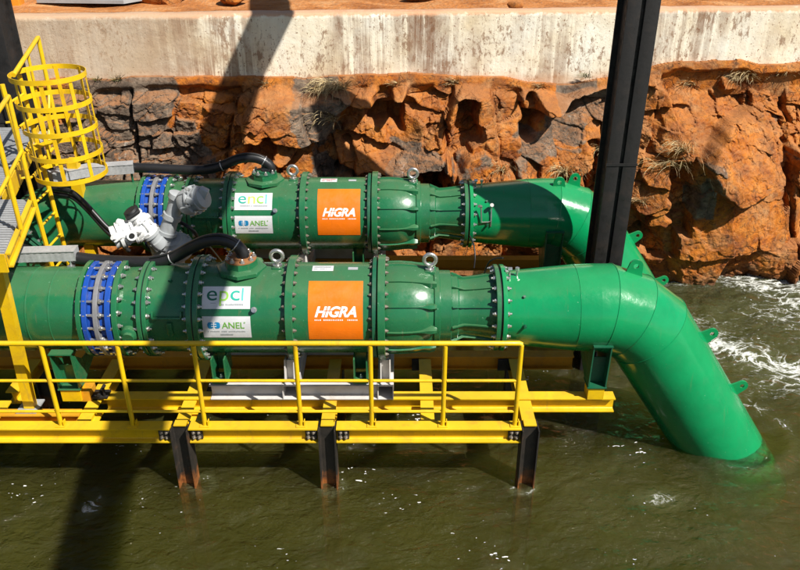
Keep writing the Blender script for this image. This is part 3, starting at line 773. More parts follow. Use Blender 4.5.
    stud(169, 65, .44, .02, .014, 'green3'); stud(149, 42, .44, .02, .01); stud(525, 45, .37, .03, .014, 'green3'); stud(526, 2, .38, .03, .014, 'green3')
    # crescent ledge on the intake casing
    ar = R(17); m = MB(); m.box((X(168), cy_-math.cos(ar)*.455, cz+math.sin(ar)*.455), (.27, .05, .018), Matrix.Rotation(-ar, 3, 'X'), .004)
    for s_ in (-1, 1): m.box((X(168)+s_*.135, cy_-math.cos(R(21))*.455, cz+math.sin(R(21))*.455), (.02, .045, .06), Matrix.Rotation(-R(21), 3, 'X'), .004)
    m.box((X(170), cy_-.445, cz+.02), (.05, .04, .14), Matrix.Rotation(R(4), 3, 'X'), .006)
    m.build('drip_ledge', M['green'], root)
    m = MB(); m.lathe([(0, .085), (.06, .085), (.075, .06), (.10, .055)], (X(128), cy_-.40, cz-.04), (0, -.98, -.18), 24); m.build('drain_stub', M['green'], root)
    # small pipework next to the discharge flange
    a = Vector((X(512), cy_-.06, cz+.36)); b = Vector((X(520), cy_-.03, cz+.36))
    fit_ = MB().tube([a, a+Vector((0, 0, .10))], .011, 8).cyl(a+Vector((-.02, 0, .10)), a+Vector((.02, 0, .10)), .02, 8).tube([b, b+Vector((0, 0, .07))], .011, 8).cyl(b+Vector((0, 0, .07)), b+Vector((0, 0, .10)), .022, 6)
    fit_.build('sample_valve', M['bolt'], root)
    if rear:
        q = [P(481, 206, 8.8), P(481.5, 222, 8.78), P(488, 222, 8.78), P(491, 221, 8.78), P(491.5, 206, 8.82)]
        MB().tube(q, .009, 8).cyl(q[0]+Vector((0, -.02, 0)), q[0]+Vector((-.03, -.05, .02)), .02, 8).cyl(q[4], q[4]+Vector((.0, -.04, .03)), .024, 8).cyl(q[3], q[3]+Vector((0, 0, -.07)), .008, 8).build('sample_valve', M['bolt'], root)
    # pump feet
    for p in (221, 361):
        x0 = pxt(p)+dx; m = MB()
        m.bx(x0-.075, x0+.075, cy_-.40, cy_-.22, .985, 1.003); m.bx(x0-.07, x0-.055, cy_-.39, cy_-.1, 1.003, 1.26); m.bx(x0+.055, x0+.07, cy_-.39, cy_-.1, 1.003, 1.26); m.bx(x0-.055, x0+.055, cy_-.16, cy_-.14, 1.003, 1.26)
        f = m.build('foot', M['green'], root)
        inst('bolt', BOLT, f, (x0, cy_-.31, 1.003), Quaternion((0, 1, 0), -math.pi/2))
    # stickers
    r0 = .4525
    sx0, sx1 = (203, 251)
    aR = R(8)
    def sticker(nm, p0, p1, s0, s1, mat, rad=r0):
        bm = rect_bm([(0, s0, px(p1)-px(p0), s1)]); return art(nm, bm, M[mat], root, X(p0), cy_, cz, rad, 0)
    w_ = px(251)-px(203)
    s1 = sticker('sticker', 203, 251, -.015, .205, 'sticker')     # upper logo
    X0 = X(203); rt = r0+.0025
    H = .22; y0 = -.015
    if not rear:
        art('lettering', fit(text_bm('e', 1), w_*.10, y0+H*.36, w_*.31, y0+H*.80), M['ink_dgreen'], s1, X0, cy_, cz, rt, 0)
        art('lettering', fit(text_bm('p', 1), w_*.36, y0+H*.13, w_*.55, y0+H*.78), M['ink_lgreen'], s1, X0, cy_, cz, rt, 0)
        art('lettering', fit(text_bm('c', 1), w_*.59, y0+H*.36, w_*.78, y0+H*.80), M['ink_teal'], s1, X0, cy_, cz, rt, 0)
        art('lettering', fit(text_bm('l', 1), w_*.82, y0+H*.36, w_*.855, y0+H*.92), M['ink_teal2'], s1, X0, cy_, cz, rt, 0)
        art('lettering', join(rect_bm([(w_*.18, y0+H*.24, w_*.29, y0+H*.26)]), micro(w_*.40, w_*.88, y0+H*.15, H*.07, 3)), M['ink_grey'], s1, X0, cy_, cz, rt, 0)
    else:
        art('lettering', fit(text_bm('e', 1), w_*.10, y0+H*.36, w_*.31, y0+H*.80), M['ink_teal'], s1, X0, cy_, cz, rt, 0)
        art('lettering', fit(text_bm('n', 1), w_*.36, y0+H*.36, w_*.55, y0+H*.78), M['ink_yel'], s1, X0, cy_, cz, rt, 0)
        art('lettering', fit(text_bm('c', 1), w_*.59, y0+H*.36, w_*.77, y0+H*.80), M['ink_lgreen'], s1, X0, cy_, cz, rt, 0)
        art('lettering', fit(text_bm('l', 1), w_*.82, y0+H*.36, w_*.855, y0+H*.90), M['ink_teal2'], s1, X0, cy_, cz, rt, 0)
        art('lettering', micro(w_*.12, w_*.9, y0+H*.20, H*.06, 4), M['ink_grey'], s1, X0, cy_, cz, rt, 0)
    y0 = -.31; H = .225
    s2 = sticker('sticker', 203, 251, y0, y0+H, 'sticker')
    art('lettering', fit(text_bm('ANEL', 1, 0, .012), w_*.40, y0+H*.46, w_*.87, y0+H*.74), M['ink_green'], s2, X0, cy_, cz, rt, 0)
    def blob(cx, flip):
        b = bmesh.new(); N = 24; s_ = -1 if flip else 1
        c_ = b.verts.new((cx, y0+H*.60, 0)); pr_ = None; first = None
        for i in range(N):
            a = 2*math.pi*i/N; v_ = b.verts.new((cx+w_*.062*math.copysign(abs(math.cos(a))**.7, math.cos(a)), y0+H*.60+H*.145*math.copysign(abs(math.sin(a))**.7, math.sin(a)), 0))
            if pr_: b.faces.new((c_, pr_, v_))
            else: first = v_
            pr_ = v_
        b.faces.new((c_, pr_, first)); return b
    art('emblem', join(blob(w_*.165, False), blob(w_*.305, True)), M['ink_blue'], s2, X0, cy_, cz, rt, 0)
    art('emblem', rect_bm([(w_*.18, y0+H*.64, w_*.235, y0+H*.67), (w_*.18, y0+H*.54, w_*.235, y0+H*.57), (w_*.235, y0+H*.64, w_*.29, y0+H*.67), (w_*.235, y0+H*.54, w_*.29, y0+H*.57), (w_*.23, y0+H*.44, w_*.24, y0+H*.76)]), M['ink_white'], s2, X0, cy_, cz, rt+.002, 0)
    art('lettering', join(micro(w_*.10, w_*.88, y0+H*.29, H*.055, 8, .4), micro(w_*.36, w_*.62, y0+H*.13, H*.06, 9, .15)), M['ink_grey'], s2, X0, cy_, cz, rt, 0)
    art('emblem', arc_ring(w_*.875, y0+H*.72, .008, .004, 0, 360, 10), M['ink_green'], s2, X0, cy_, cz, rt, 0)
    # big orange logo
    W = px(363)-px(308.5); y0 = -.335; H = .60
    s3 = sticker('sticker', 308.5, 363, y0, y0+H, 'orange'); X0 = X(308.5)
    art('lettering', fit(text_bm('HIGRA', 1, .32, .035, .97), W*.12, y0+H*.40, W*.885, y0+H*.575), M['ink_white'], s3, X0, cy_, cz, rt, 0)
    art('emblem', rect_bm([(W*.30, y0+H*.50, W*.50, y0+H*.512)]), M['orange'], s3, X0, cy_, cz, rt+.002, 0)
    art('lettering', micro(W*.12, W*.90, y0+H*.345, H*.022, 11, .6), M['ink_white'], s3, X0, cy_, cz, rt, 0)
    W = px(332)-px(310.5)
    s4 = sticker('sticker', 310.5, 332, .40, .50, 'sticker'); art('lettering', join(micro(.02, W-.02, .46, .018, 21, .2), micro(.02, W-.06, .425, .012, 22, .2)), M['ink_red' if rear else 'ink_grey'], s4, X(310.5), cy_, cz, rt, 0)
    sticker('nameplate', 347, 357, .42, .47, 'grey')
    return root, pts

front, fpts = pump_line(0, 0, False)
rear, rpts = pump_line(-.13, 2.36, True)

# ------------------------------------------------------------------ steel frame
ZB = .78
fr_ = thing('steel_frame', (-.5, 7.8, 0), 'yellow steel beam frame standing in the water and carrying both green pumps', 'steel frame')
def hb(x0, x1, y, mat='yellow', h=.165, w_=.13):
    return MB().ibeam((x0, y, ZB-h/2), (x1, y, ZB-h/2), w_, h).build('beam', M[mat], fr_)
colx = (-3.97, -3.07, -2.11, -.70, 1.25)
segs = [-7.0, -2.11, -.70, 1.25]
for a, b in zip(segs, segs[1:]): hb(a+.09, b-.09, 6.02)
BY = 6.50
hb(-2.98, 2.17, BY, 'yellow'); hb(-7, 1.9, 7.26, 'yellow2'); hb(-7, 2.2, 8.80, 'yellow2'); hb(-7, 1.9, 9.62, 'yellow2')
hb(-7.0, -3.14, 6.22, 'yellow2', .12, .11)
for x in colx+(.27,):
    MB().ibeam((x, 6.10 if x in (-2.11, -.70, 1.25) else 6.10, ZB-.09), (x, 6.43, ZB-.09), .13, .15).build('cross_beam', M['yellow'], fr_)
    MB().ibeam((x, 6.575, ZB-.09), (x, 7.18, ZB-.09), .13, .15).build('cross_beam', M['yellow'], fr_)
    MB().ibeam((x, 7.33, ZB-.09), (x, 8.73, ZB-.09), .13, .15).build('cross_beam', M['yellow2'], fr_)
for x in (-2.11, -.70, 1.25):
    MB().ibeam((x, 6.02, -2.4), (x, 6.02, ZB-.012), .17, .165, .012, .01, math.pi/2).build('leg', M['colsteel'], fr_)
    for s_ in ((-1, 1) if x < 1 else (-1,)):
        f = MB().bx(x+s_*.155-.055, x+s_*.155+.055, 5.990, 6.0145, ZB-.145, ZB-.03).build('splice_plate', M['black'], fr_)
        for dx_ in (-.025, .025):
            for dz in (-.03, .03): inst('bolt', BOLTD, f, (x+s_*.155+dx_, 5.989, ZB-.088+dz), Quaternion((0, 0, 1), -math.pi/2))
    MB().bx(x-.06, x+.06, 6.0, 6.1, ZB+.001, ZB+.012).build('cap_plate', M['yellow'], fr_)
for x in (-3.97, -2.11, -.70, 1.25):
    for y in (7.26, 8.8):
        MB().ibeam((x, y, -2.4), (x, y, ZB-.17), .15, .15, .012, .01, math.pi/2).build('leg', M['colsteel'], fr_)
# joints near the left saddle
j = MB().bx(-3.30, -3.10, 6.42, 6.58, ZB-.02, ZB+.10).build('joint_block', M['yellow2'], fr_)
MB().bx(-3.10, -2.94, 6.43, 6.56, ZB+.004, ZB+.03, .004).cyl((-3.02, 6.42, ZB+.05), (-3.02, 6.60, ZB+.05), .018, 8).cyl((-2.97, 6.45, ZB-.0), (-2.97, 6.45, ZB+.12), .014, 8).build('clamp', M['black'], fr_)
for x in (.22, 1.16): 
    f = MB().bx(x-.09, x+.09, 7.165, 7.19, ZB-.16, ZB-.02).build('splice_plate', M['black'], fr_)

# ------------------------------------------------------------------ supports
def stand(x, y, left, label, ztop=1.40, w_=.17, mat='green3'):
    t = thing('pipe_stand', (x, y, ZB), label, 'pipe support', 'green stands under the pipes')
    b = MB().bx(x-w_/2+.005, x+w_/2-.005, y-.075, y+.075, ZB+.002, ZB+.15).build('base_block', M['yellow'], t)
    m = MB(); th = .012
    z0 = ZB+.155
    for s_ in (-1, 1):
        xx = x+s_*w_/2
        m.prism([(xx-th/2, y-.08, z0), (xx-th/2, y-.10, ztop+.02), (xx-th/2, y+.12, ztop-.16), (xx-th/2, y+.44, ztop-.19), (xx-th/2, y+.44, ztop-.28), (xx-th/2, y+.10, z0)], (th, 0, 0))
    m.bx(x-w_/2+th/2, x+w_/2-th/2, y+.02, y+.032, z0, ztop-.17)
    m.bx(x-w_/2-.012, x+w_/2+.012, y-.09, y+.10, z0-.012, z0-.001)
    m.build('saddle_bracket', M[mat], t)
    MB().bx(x-w_/2-.01, x+w_/2+.01, y-.115, y-.02, ztop+.022, ztop+.034).build('top_plate', M[mat], t)
    return t
stand(1.96, BY, False, 'dark green pipe stand on a yellow block under the front bend pipe')
stand(-3.28, BY-.03, True, 'green pipe stand under the left end of the front pump beside the blue joint', 1.33, .2, 'green')
st = stand(1.88, 8.80, False, 'dark green pipe stand under the rear pipe beside the black column', 1.55, .2)

# ------------------------------------------------------------------ skids
def skid(x0, dxr, dy, label):
    y = BY+dy-.05; t = thing('pump_skid', (x0+.5, y, ZB), label, 'skid', 'pale grey skids between the pumps and the yellow beams')
    z0, z1 = ZB+.003, ZB+.175; th = .01
    L_ = dxr
    m = MB()   # channel open towards the walkway
    m.bx(x0, x0+L_, y+.05, y+.06, z0, z1).bx(x0, x0+L_, y-.03, y+.05, z0, z0+th).bx(x0, x0+L_, y-.03, y+.05, z1-th, z1)
    m.build('channel', M['skid'], t)
    m = MB(); y2 = y+.78
    m.bx(x0, x0+L_, y2, y2+.01, z0, z1).bx(x0, x0+L_, y2+.01, y2+.08, z0, z0+th).bx(x0, x0+L_, y2+.01, y2+.08, z1-th, z1).build('channel', M['skid'], t)
    m = MB(); xa, xb = x0+L_+.006, x0+L_+.165
    m.bx(xa, xa+th, y-.03, y2+.08, z0, z1).bx(xb-th, xb, y-.03, y2+.08, z0, z1).bx(xa+th, xb-th, y-.03, y2+.08, z1-th, z1-.0005).bx(xa+th, xb-th, y-.03, y2+.08, z0+.0005, z0+th)
    m.build('cross_channel', M['skid'], t)
    xm = (xa+xb)/2
    m = MB()
    for s_ in (-.045, .045): m.prism([(xm+s_-.005, y-.02, z1+.001), (xm+s_-.005, y+.04, z1+.26), (xm+s_-.005, y+.20, z1+.22), (xm+s_-.005, y+.26, z1+.001)], (.01, 0, 0))
    m.bx(xm-.038, xm+.038, y+.10, y+.112, z1+.002, z1+.22)
    m.build('gusset', M['skid'], t)
    return t
skid(-1.90, .72, 0, 'left pale grey skid under the front pump above the yellow beam')
skid(-1.02, .79, 0, 'right pale grey skid under the front pump above the yellow beam')
skid(-2.03, .72, 2.36, 'left pale grey skid under the rear pump, mostly hidden behind the front pump')
skid(-1.15, .79, 2.36, 'right pale grey skid under the rear pump, mostly hidden behind the front pump')

# ------------------------------------------------------------------ guard rail
gr = thing('guard_rail', (-1, 6.0, ZB), 'yellow tubular guard rail along the near beam in front of the pumps', 'guard rail')
gy_ = 6.02; posts = (-4.2, -3.25, -2.56, -1.87, -.95, -.27, .41, 1.10)
zt, zm, zl = ZB+.93, ZB+.52, ZB+.165
m = MB(); end = Vector((1.10, gy_, zt)); m.tube([(-7, gy_, zt), (-3, gy_, zt+.001), (0, gy_, zt), (1.08, gy_, zt), (1.10, gy_, zt-.012)], .024, 14, mit=False); m.build('top_rail', M['yellow'], gr)
for i, x in enumerate(posts):
    p = MB().cyl((x, gy_, ZB+.008), (x, gy_, zt-.02), .022, 14).build('post', M['yellow'], gr)
    bp_ = MB().bx(x-.045, x+.045, gy_-.04, gy_+.04, ZB+.001, ZB+.009).box((x+.035, gy_, ZB+.035), (.008, .05, .05)).build('foot_plate', M['yellow'], p)
for a, b in zip((-7,)+posts, posts):
    for z, r in ((zm, .015), (zl, .014)): MB().cyl((a+.022, gy_, z), (b-.022, gy_, z), r, 10).build('rail', M['yellow'], gr)

# ------------------------------------------------------------------ caged ladder
def lean(p): p = Vector(p); return Vector((p.x+(3.6-p.z)*.035, p.y, p.z))
LX, LY = -3.58, 8.08; RR = .365
ld = thing('caged_ladder', (-3.75, LY, ZB), 'yellow caged ladder with five hoops rising between the pumps beside the platform', 'ladder')
for s_ in (-.2, .2):
    zt_ = 3.58
    MB().tube([lean((-3.97, LY+s_, .82)), lean((-3.97, LY+s_, zt_))], .026, 8).build('stile', M['yellow'], ld)
z = .95
while z < 3.5:
    MB().cyl(lean((-3.97, LY-.175, z)), lean((-3.97, LY+.175, z)), .014, 8).build('rung', M['yellow'], ld); z += .27
hz_ = [3.63, 3.36, 3.095, 2.83, 2.585]
def hoop_pt(a, z): return lean((LX+RR*math.cos(a), LY+RR*math.sin(a), z))
for z in hz_:
    rings = []
    for i in range(61):
        a = 2*math.pi*i/60; c_ = Vector((LX, LY, 0)); d_ = Vector((math.cos(a), math.sin(a), 0))
        rings.append([lean(Vector((LX, LY, z+dz))+d_*r) for r, dz in ((RR, -.025), (RR+.007, -.025), (RR+.007, .025), (RR, .025))])
    MB().loft(rings, True, False).build('hoop', M['yellow'], ld)
for k, a in enumerate((-125, -80, -35, 10, 55, 100, 145)):
    a = R(a); m = MB(); rot = Matrix.Rotation(a, 3, 'Z')
    top = 3.64; bot = 2.56
    t = Vector((math.cos(a), math.sin(a), 0)); s_ = Vector((-math.sin(a), math.cos(a), 0)); c_ = Vector((LX, LY, 0))+t*(RR-.004)
    m.loft([[lean(c_+s_*u+t*v_+Vector((0, 0, z))) for u, v_ in ((-.02, -.003), (.02, -.003), (.02, .003), (-.02, .003))] for z in (bot, top)])
    m.build('cage_bar', M['yellow'], ld)
for z in (3.2, 2.6, 1.3): 
    MB().cyl(lean((-3.97, LY-.2, z)), lean((-4.02, LY-.24, z)), .012, 6).build('strut', M['yellow'], ld)

# ------------------------------------------------------------------ access platform
pf = thing('access_platform', (-4.3, 7.6, 0), 'raised access platform with ribbed grey grating and yellow handrail at the left edge', 'platform')
ZP = 2.62
def edge(y): return -3.44-.25*(y-6.45)
y0p, y1p = 5.95, 9.55
# ribbed grating: closely set bars
m = MB(); yy = y0p
while yy < y1p:
    xe = edge(yy)-.03-(.28 if yy > 7.24 else 0); m.box(((xe-6.0)/2, yy, ZP-.012), (xe+6.0, .022, .024)); yy += .052
gt = m.build('grating', M['galv'], pf)
MB().bx(-6.0, -4.3, y0p, y1p, ZP-.06, ZP-.045).build('deck_pan', M['galv'], pf)
a = Vector((edge(y0p), y0p, ZP-.03)); b = Vector((edge(7.22), 7.22, ZP-.03))
MB().prism([a+Vector((0, 0, .06)), a+Vector((.045, 0, .06)), a+Vector((.045, 0, .045)), a+Vector((.012, 0, .045)), a+Vector((.012, 0, -.055)), a+Vector((.045, 0, -.055)), a+Vector((.045, 0, -.07)), a+Vector((0, 0, -.07))], b-a).build('side_channel', M['yellow'], pf)
b2 = Vector((edge(7.25)-.28, 7.25, ZP-.03)); c2 = Vector((edge(y1p)-.28, y1p, ZP-.03))
MB().prism([b2+Vector((0, 0, .06)), b2+Vector((.012, 0, .06)), b2+Vector((.012, 0, -.14)), b2+Vector((0, 0, -.14))], c2-b2).build('side_channel', M['yellow'], pf)
MB().bx(-6.0, edge(y0p), y0p-.02, y0p-.005, ZP-.14, ZP+.03).build('end_channel', M['yellow'], pf)
pys = (6.45, 7.13)
for y in pys:
    x = edge(y)+.05; MB().cyl((x, y, ZP+.03), (x, y, ZP+1.03), .022, 12).build('post', M['yellow'], pf)
for z, r in ((ZP+1.04, .022), (ZP+.52, .018)):
    MB().cyl((edge(5.7)+.05, 5.7, z), (edge(7.13)+.05, 7.13, z), r, 12).build('handrail', M['yellow'], pf)
# guard beyond the ladder opening
q0 = P(13.5, 75, 7.95); q1 = P(38, 37, 9.0); q2 = Vector((q1.x, q1.y, ZP))
MB().tube([q0, q0+(q1-q0)*.97, q1, q1+Vector((0, 0, -.05)), q2], .024, 12).build('handrail', M['yellow'], pf)
qm = q0+(q1-q0)*.55; MB().cyl(qm, (qm.x, qm.y, ZP), .016, 10).build('post', M['yellow'], pf)
MB().cyl((q1.x, q1.y, ZP+.62), (qm.x, qm.y, ZP+.05), .016, 10).build('brace', M['yellow'], pf)
MB().cyl((q1.x, q1.y, ZP+.02), (edge(8.2), 8.2, ZP+.06), .02, 10).build('brace', M['yellow'], pf)
MB().prism([(-3.70, 6.25, .80), (-3.60, 6.25, .80), (-3.60, 6.33, .80), (-3.70, 6.33, .80)], (.06, 0, 1.62)).build('support_column', M['yellow'], pf)
MB().bx(-3.76, -3.56, 6.19, 6.41, ZB+.004, ZB+.018).build('base_plate', M['galv'], pf)
MB().prism([(-3.95, 8.9, .8), (-3.83, 8.9, .8), (-3.83, 9.02, .8), (-3.95, 9.02, .8)], (0, 0, 1.62)).build('support_column', M['yellow'], pf)

# ------------------------------------------------------------------ black columns, overhead beam, orange post
def black_col(x0, x1, y0, y1, zb, zt_, label):
    t = thing('steel_column', ((x0+x1)/2, (y0+y1)/2, zb), label, 'column', 'tall black steel columns')
    xm = (x0+x1)/2
    m = MB(); m.bx(x0, xm-.025, y0, y0+.03, zb, zt_, .003).bx(xm+.015, x1, y0, y0+.03, zb, zt_, .003).build('front_flange', M['black'], t)
    MB().bx(x0, x1, y1-.03, y1, zb, zt_, .003).build('rear_flange', M['black'], t)
    MB().bx(x0+.05, x1-.05, y0+.031, y1-.031, zb, zt_).build('web', M['black'], t)
    MB().bx(x0-.008, x1+.006, y0-.008, y0-.001, 2.68, 2.71).build('splice_plate', M['black'], t)
    return t
black_col(2.20, 2.52, 8.0, 8.4, -2.4, 7.8, 'tall black steel column standing between the two green pipes at right')
black_col(-5.10, -4.66, 9.55, 9.95, -2.4, 9.0, 'tall black steel column at the left edge behind the caged ladder')
ob = MB().prism([(2.83, -2.0, 8.0), (3.25, -2.0, 8.0), (3.25, -2.0, 8.3), (2.83, -2.0, 8.3)], (-2.43, 14.4, 0)).build('overhead_beam', M['black'])
tag(ob, 'wide dark overhead beam crossing high above the pumps, outside the frame', 'beam')
op = MB()
q = P(16, 10, 12.1); op.bx(q.x-.11, q.x+.11, 12.0, 12.2, WTOP-.2, WTOP+1.6, .01)
tag(op.build('marker_post', M['post_orange']), 'short orange post on the earth behind the wall at top left', 'post')

# ------------------------------------------------------------------ cable trays and hoses
def spline(pts, step=.012):
    pts = [Vector(p) for p in pts]; P_ = [pts[0]*2-pts[1]]+pts+[pts[-1]*2-pts[-2]]; out = []
    for i in range(1, len(P_)-2):
        p0, p1, p2, p3 = P_[i-1:i+3]; n_ = max(2, int((p2-p1).length/step))
        for k in range(n_):
            t = k/n_; out.append(.5*((2*p1)+(p2-p0)*t+(2*p0-5*p1+4*p2-p3)*t*t+(3*p1-p0-3*p2+p3)*t**3))
    out.append(pts[-1]); return out
def hose(name, pts, r, label, cat, group, corr=True):
    sp_ = spline(pts, .011 if corr else .03)
    o = MB().tube(sp_, r, 18, rfun=(lambda i: r*(1+.024*(1 if i % 2 else -1))) if corr else None).build(name, M['rubber'])
    return tag(o, label, cat, group)
fh = [(P(70, 257, 6.98)), P(95, 260, 6.97), P(125, 262, 6.95), P(152, 262, 6.93), P(172, 257.5, 6.92), P(190, 248, 6.88), P(206, 241, 6.84), P(222, 239.5, 6.81), P(236, 245, 6.80), P(243.5, 254, 6.80), Vector((pxt(246), AY, AZ+.56))]
h1 = hose('cable_hose', fh, .06, 'thick black corrugated hose arching from the front tray into the front pump nozzle', 'hose', 'black corrugated cable hoses')
rh = [P(128, 167.5, 9.2), P(150, 168, 9.19), P(180, 169.5, 9.18), P(205, 169.5, 9.17), P(222, 165.5, 9.17), P(238, 159, 9.17), P(252, 157.5, 9.17), P(264, 161, 9.17), P(271, 168, 9.17), Vector((pxt(246)-.13, 9.17, AZ+.56))]
h2 = hose('cable_hose', rh, .06, 'thick black corrugated hose from the rear tray into the rear pump nozzle below the rock', 'hose', 'black corrugated cable hoses')
def offs(pts, dy, dz): return [Vector(p)+Vector((0, dy, dz)) for p in pts]
# thin cable strapped to the front hose, clips
hose('cable', offs(fh[3:], -.03, .062), .011, 'thin black cable strapped on top of the front corrugated hose', 'cable', None, False)
hose('cable', offs(rh[3:], -.03, .06), .011, 'thin black cable strapped on top of the rear corrugated hose', 'cable', None, False)
def clip(h, p, t, r):
    p = Vector(p); t = Vector(t).normalized(); u = t.orthogonal().normalized(); v_ = t.cross(u)
    loop = [p+(u*math.cos(a)+v_*math.sin(a))*r for a in [2*math.pi*i/20 for i in range(21)]]
    MB().tube(loop, .006, 6, caps=False).build('hose_clip', M['steelwire'], h)
clip(h1, fh[4], fh[5]-fh[3], .064); clip(h1, fh[8], fh[9]-fh[7], .064); clip(h2, rh[4], rh[5]-rh[3], .064); clip(h2, rh[7], rh[8]-rh[6], .064)
# twin cables dropping over the rear suction pipe
for k, (dy, dz) in enumerate(((0, 0), (.0, -.07))):
    cc = offs([P(52, 188, 8.75), P(60, 189, 8.68), P(72, 192, 8.60), P(84, 202, 8.52), P(95, 214, 8.46), P(106, 226, 8.42), P(118, 236, 8.40), P(128, 246, 8.42)], dy, dz)
    hose('power_cable', cc, .028, ('upper' if k == 0 else 'lower')+' of two black cables sloping down over the shaded rear pipe at left', 'cable', 'twin black cables over the rear suction pipe', False)
hose('power_cable', [P(0, 236, 7.9), P(12, 241, 7.8), P(28, 247, 7.6), P(45, 252, 7.4)], .02, 'thin black cable running out from under the platform at left', 'cable', None, False)

def tray(name, pts, w_, h_, label, group):
    m = MB(); pts = [Vector(p) for p in pts]; rings = []
    # pressed ribs every 4 cm
    full = []
    for a, b in zip(pts, pts[1:]):
        n_ = max(2, int((b-a).length/.02))
        for k in range(n_): full.append(a.lerp(b, k/n_))
    full.append(pts[-1])
    t = thing(name, pts[0], label, 'cable tray', group)
    for i, p in enumerate(full):
        d = (full[min(i+1, len(full)-1)]-full[max(i-1, 0)]).normalized(); s_ = Vector((-d.y, d.x, 0)).normalized(); e = .0035 if (i//1) % 3 == 0 else 0
        hw = w_/2-e
        rings.append([p-s_*hw, p+s_*hw, p+s_*hw+Vector((0, 0, -h_)), p-s_*hw+Vector((0, 0, -h_))])
    m.loft(rings); m.build('tray_body', M['galv'], t, sharp=20)
    m = MB(); rings = []
    for p in (full[0], *pts[1:-1], full[-1]):
        i = min(range(len(full)), key=lambda k: (full[k]-p).length)
        d = (full[min(i+1, len(full)-1)]-full[max(i-1, 0)]).normalized(); s_ = Vector((-d.y, d.x, 0)).normalized(); z = Vector((0, 0, 1))
        rings.append([p-s_*(w_/2+.006)+z*.002, p+s_*(w_/2+.006)+z*.002, p+s_*(w_/2+.006)+z*.010, p-s_*(w_/2+.006)+z*.010])
    m.loft(rings); m.build('tray_lid', M['galv'], t)
    return t
t1 = tray('cable_tray', [(-4.9, 6.93, 2.27), P(5, 251, 6.95), P(76, 249, 6.98)], .13, .10, 'galvanised cable tray crossing low in front of the caged ladder', 'galvanised cable trays')
pp_ = P(69, 262, 6.9); MB().cyl((pp_.x, 6.93, AZ+.395), (pp_.x, 6.93, 2.15), .012, 8).bx(pp_.x-.03, pp_.x+.03, 6.9, 6.96, AZ+.385, AZ+.41).build('tray_post', M['steelwire'], t1)
t2 = tray('cable_tray', [P(50, 173, 8.75), P(88, 166, 9.05), P(133, 163, 9.18)], .14, .11, 'kinked galvanised cable tray behind the lowest hoop of the ladder cage', 'galvanised cable trays')
q = P(131, 170, 9.18); MB().cyl((q.x, 9.18, AZ+.39), (q.x, 9.18, q.z), .014, 8).build('tray_post', M['green3'], t2)
# thin hanging cables near the discharge flanges
hose('signal_cable', [P(470, 236, 8.72), P(474, 246, 8.6), P(475, 258, 8.5), P(474, 268, 8.45)], .009, 'thin black cable hanging below the rear discharge flange', 'cable', None, False)
hose('signal_cable', [P(503, 258, 6.75), P(497, 258, 6.80), P(490, 261, 6.84), P(486, 268, 6.9), P(484.5, 273, 6.92)], .008, 'short looped cable at the top of the front discharge flange', 'cable', None, False)
tag(MB().tube([P(207, 243, 6.9), P(216, 254, 7.1), P(223, 263, 7.25)], .006, 6).build('stay_wire', M['steelwire']), 'bare steel wire slanting down behind the front hose', 'wire')

# ------------------------------------------------------------------ air valves between the pumps
va = thing('air_valve_assembly', P(165, 245, 8.1), 'grey elbow with a white valve and a grey valve between the two pumps', 'valve')
c0 = P(172, 246, 8.2)
m = MB(); m.lathe([(-.06, .24), (.0, .24), (.02, .22), (.04, .19), (.07, .17), (.09, .135), (.12, .12)], c0, (.05, -.35, 1), 40)
bs = m.build('valve_base', M['grey'], va)
MB().cyl(c0+Vector((0, .05, -.5)), c0+Vector((0, 0, -.05)), .11, 32).build('riser', M['grey'], va)
for i in range(10):
    a = 2*math.pi*i/10; inst('bolt', BOLT, bs, c0+Vector((.205*math.cos(a), .205*math.sin(a), .012+.07*math.sin(a)*.9)), Quaternion((0, 1, 0), -math.pi/2))
# grey valve leaning right and up
A = P(165, 238, 8.15); B = P(179, 194, 8.2)
ax = (B-A)
m = MB(); L_ = ax.length
m.lathe([(0, .085), (.06, .085), (.06, .115), (.10, .115), (.10, .09), (L_*.45, .085), (L_*.45, .105), (L_*.55, .105), (L_*.55, .08), (L_*.9, .09), (L_*.9, .11), (L_, .11), (L_+.01, .06)], A, ax, 32).build('grey_valve_stem', M['grey'], va)
C = P(181, 204, 8.15); Dd = P(204, 197, 8.05); ax2 = Dd-C
m = MB(); L2 = ax2.length
m.lathe([(0, .07), (.03, .07), (.05, .13), (.10, .15), (.17, .15), (.18, .165), (.20, .165), (.20, .13), (L2, .12), (L2+.02, .07)], C, ax2, 28)
m.cyl(P(196, 190, 8.1), P(194, 196, 8.1), .05, 12); m.box(P(203, 193, 8.05), (.10, .10, .12), Matrix.Rotation(.5, 3, 'Y'), .015)
for k in range(6):
    a = 2*math.pi*k/6+.3; u = ax2.orthogonal().normalized(); v_ = ax2.normalized().cross(u); o_ = (u*math.cos(a)+v_*math.sin(a))
    m.cyl(C+ax2.normalized()*.10+o_*.155, C+ax2.normalized()*.235+o_*.155, .012, 6)
m.lathe([(L2*.8, .145), (L2*.8+.02, .145)], C, ax2, 8); m.box(C+ax2*.55+Vector((0, -.14, .05)), (.09, .05, .07), Matrix.Rotation(.4, 3, 'Y'), .01)
gv = m.build('grey_valve_body', M['grey'], va)
for i in range(6):
    a = 2*math.pi*i/6; u = ax2.orthogonal().normalized(); v_ = ax2.normalized().cross(u); inst('bolt', BOLT, gv, C+ax2.normalized()*.205+(u*math.cos(a)+v_*math.sin(a))*.148, Vector((1, 0, 0)).rotation_difference(ax2.normalized()))
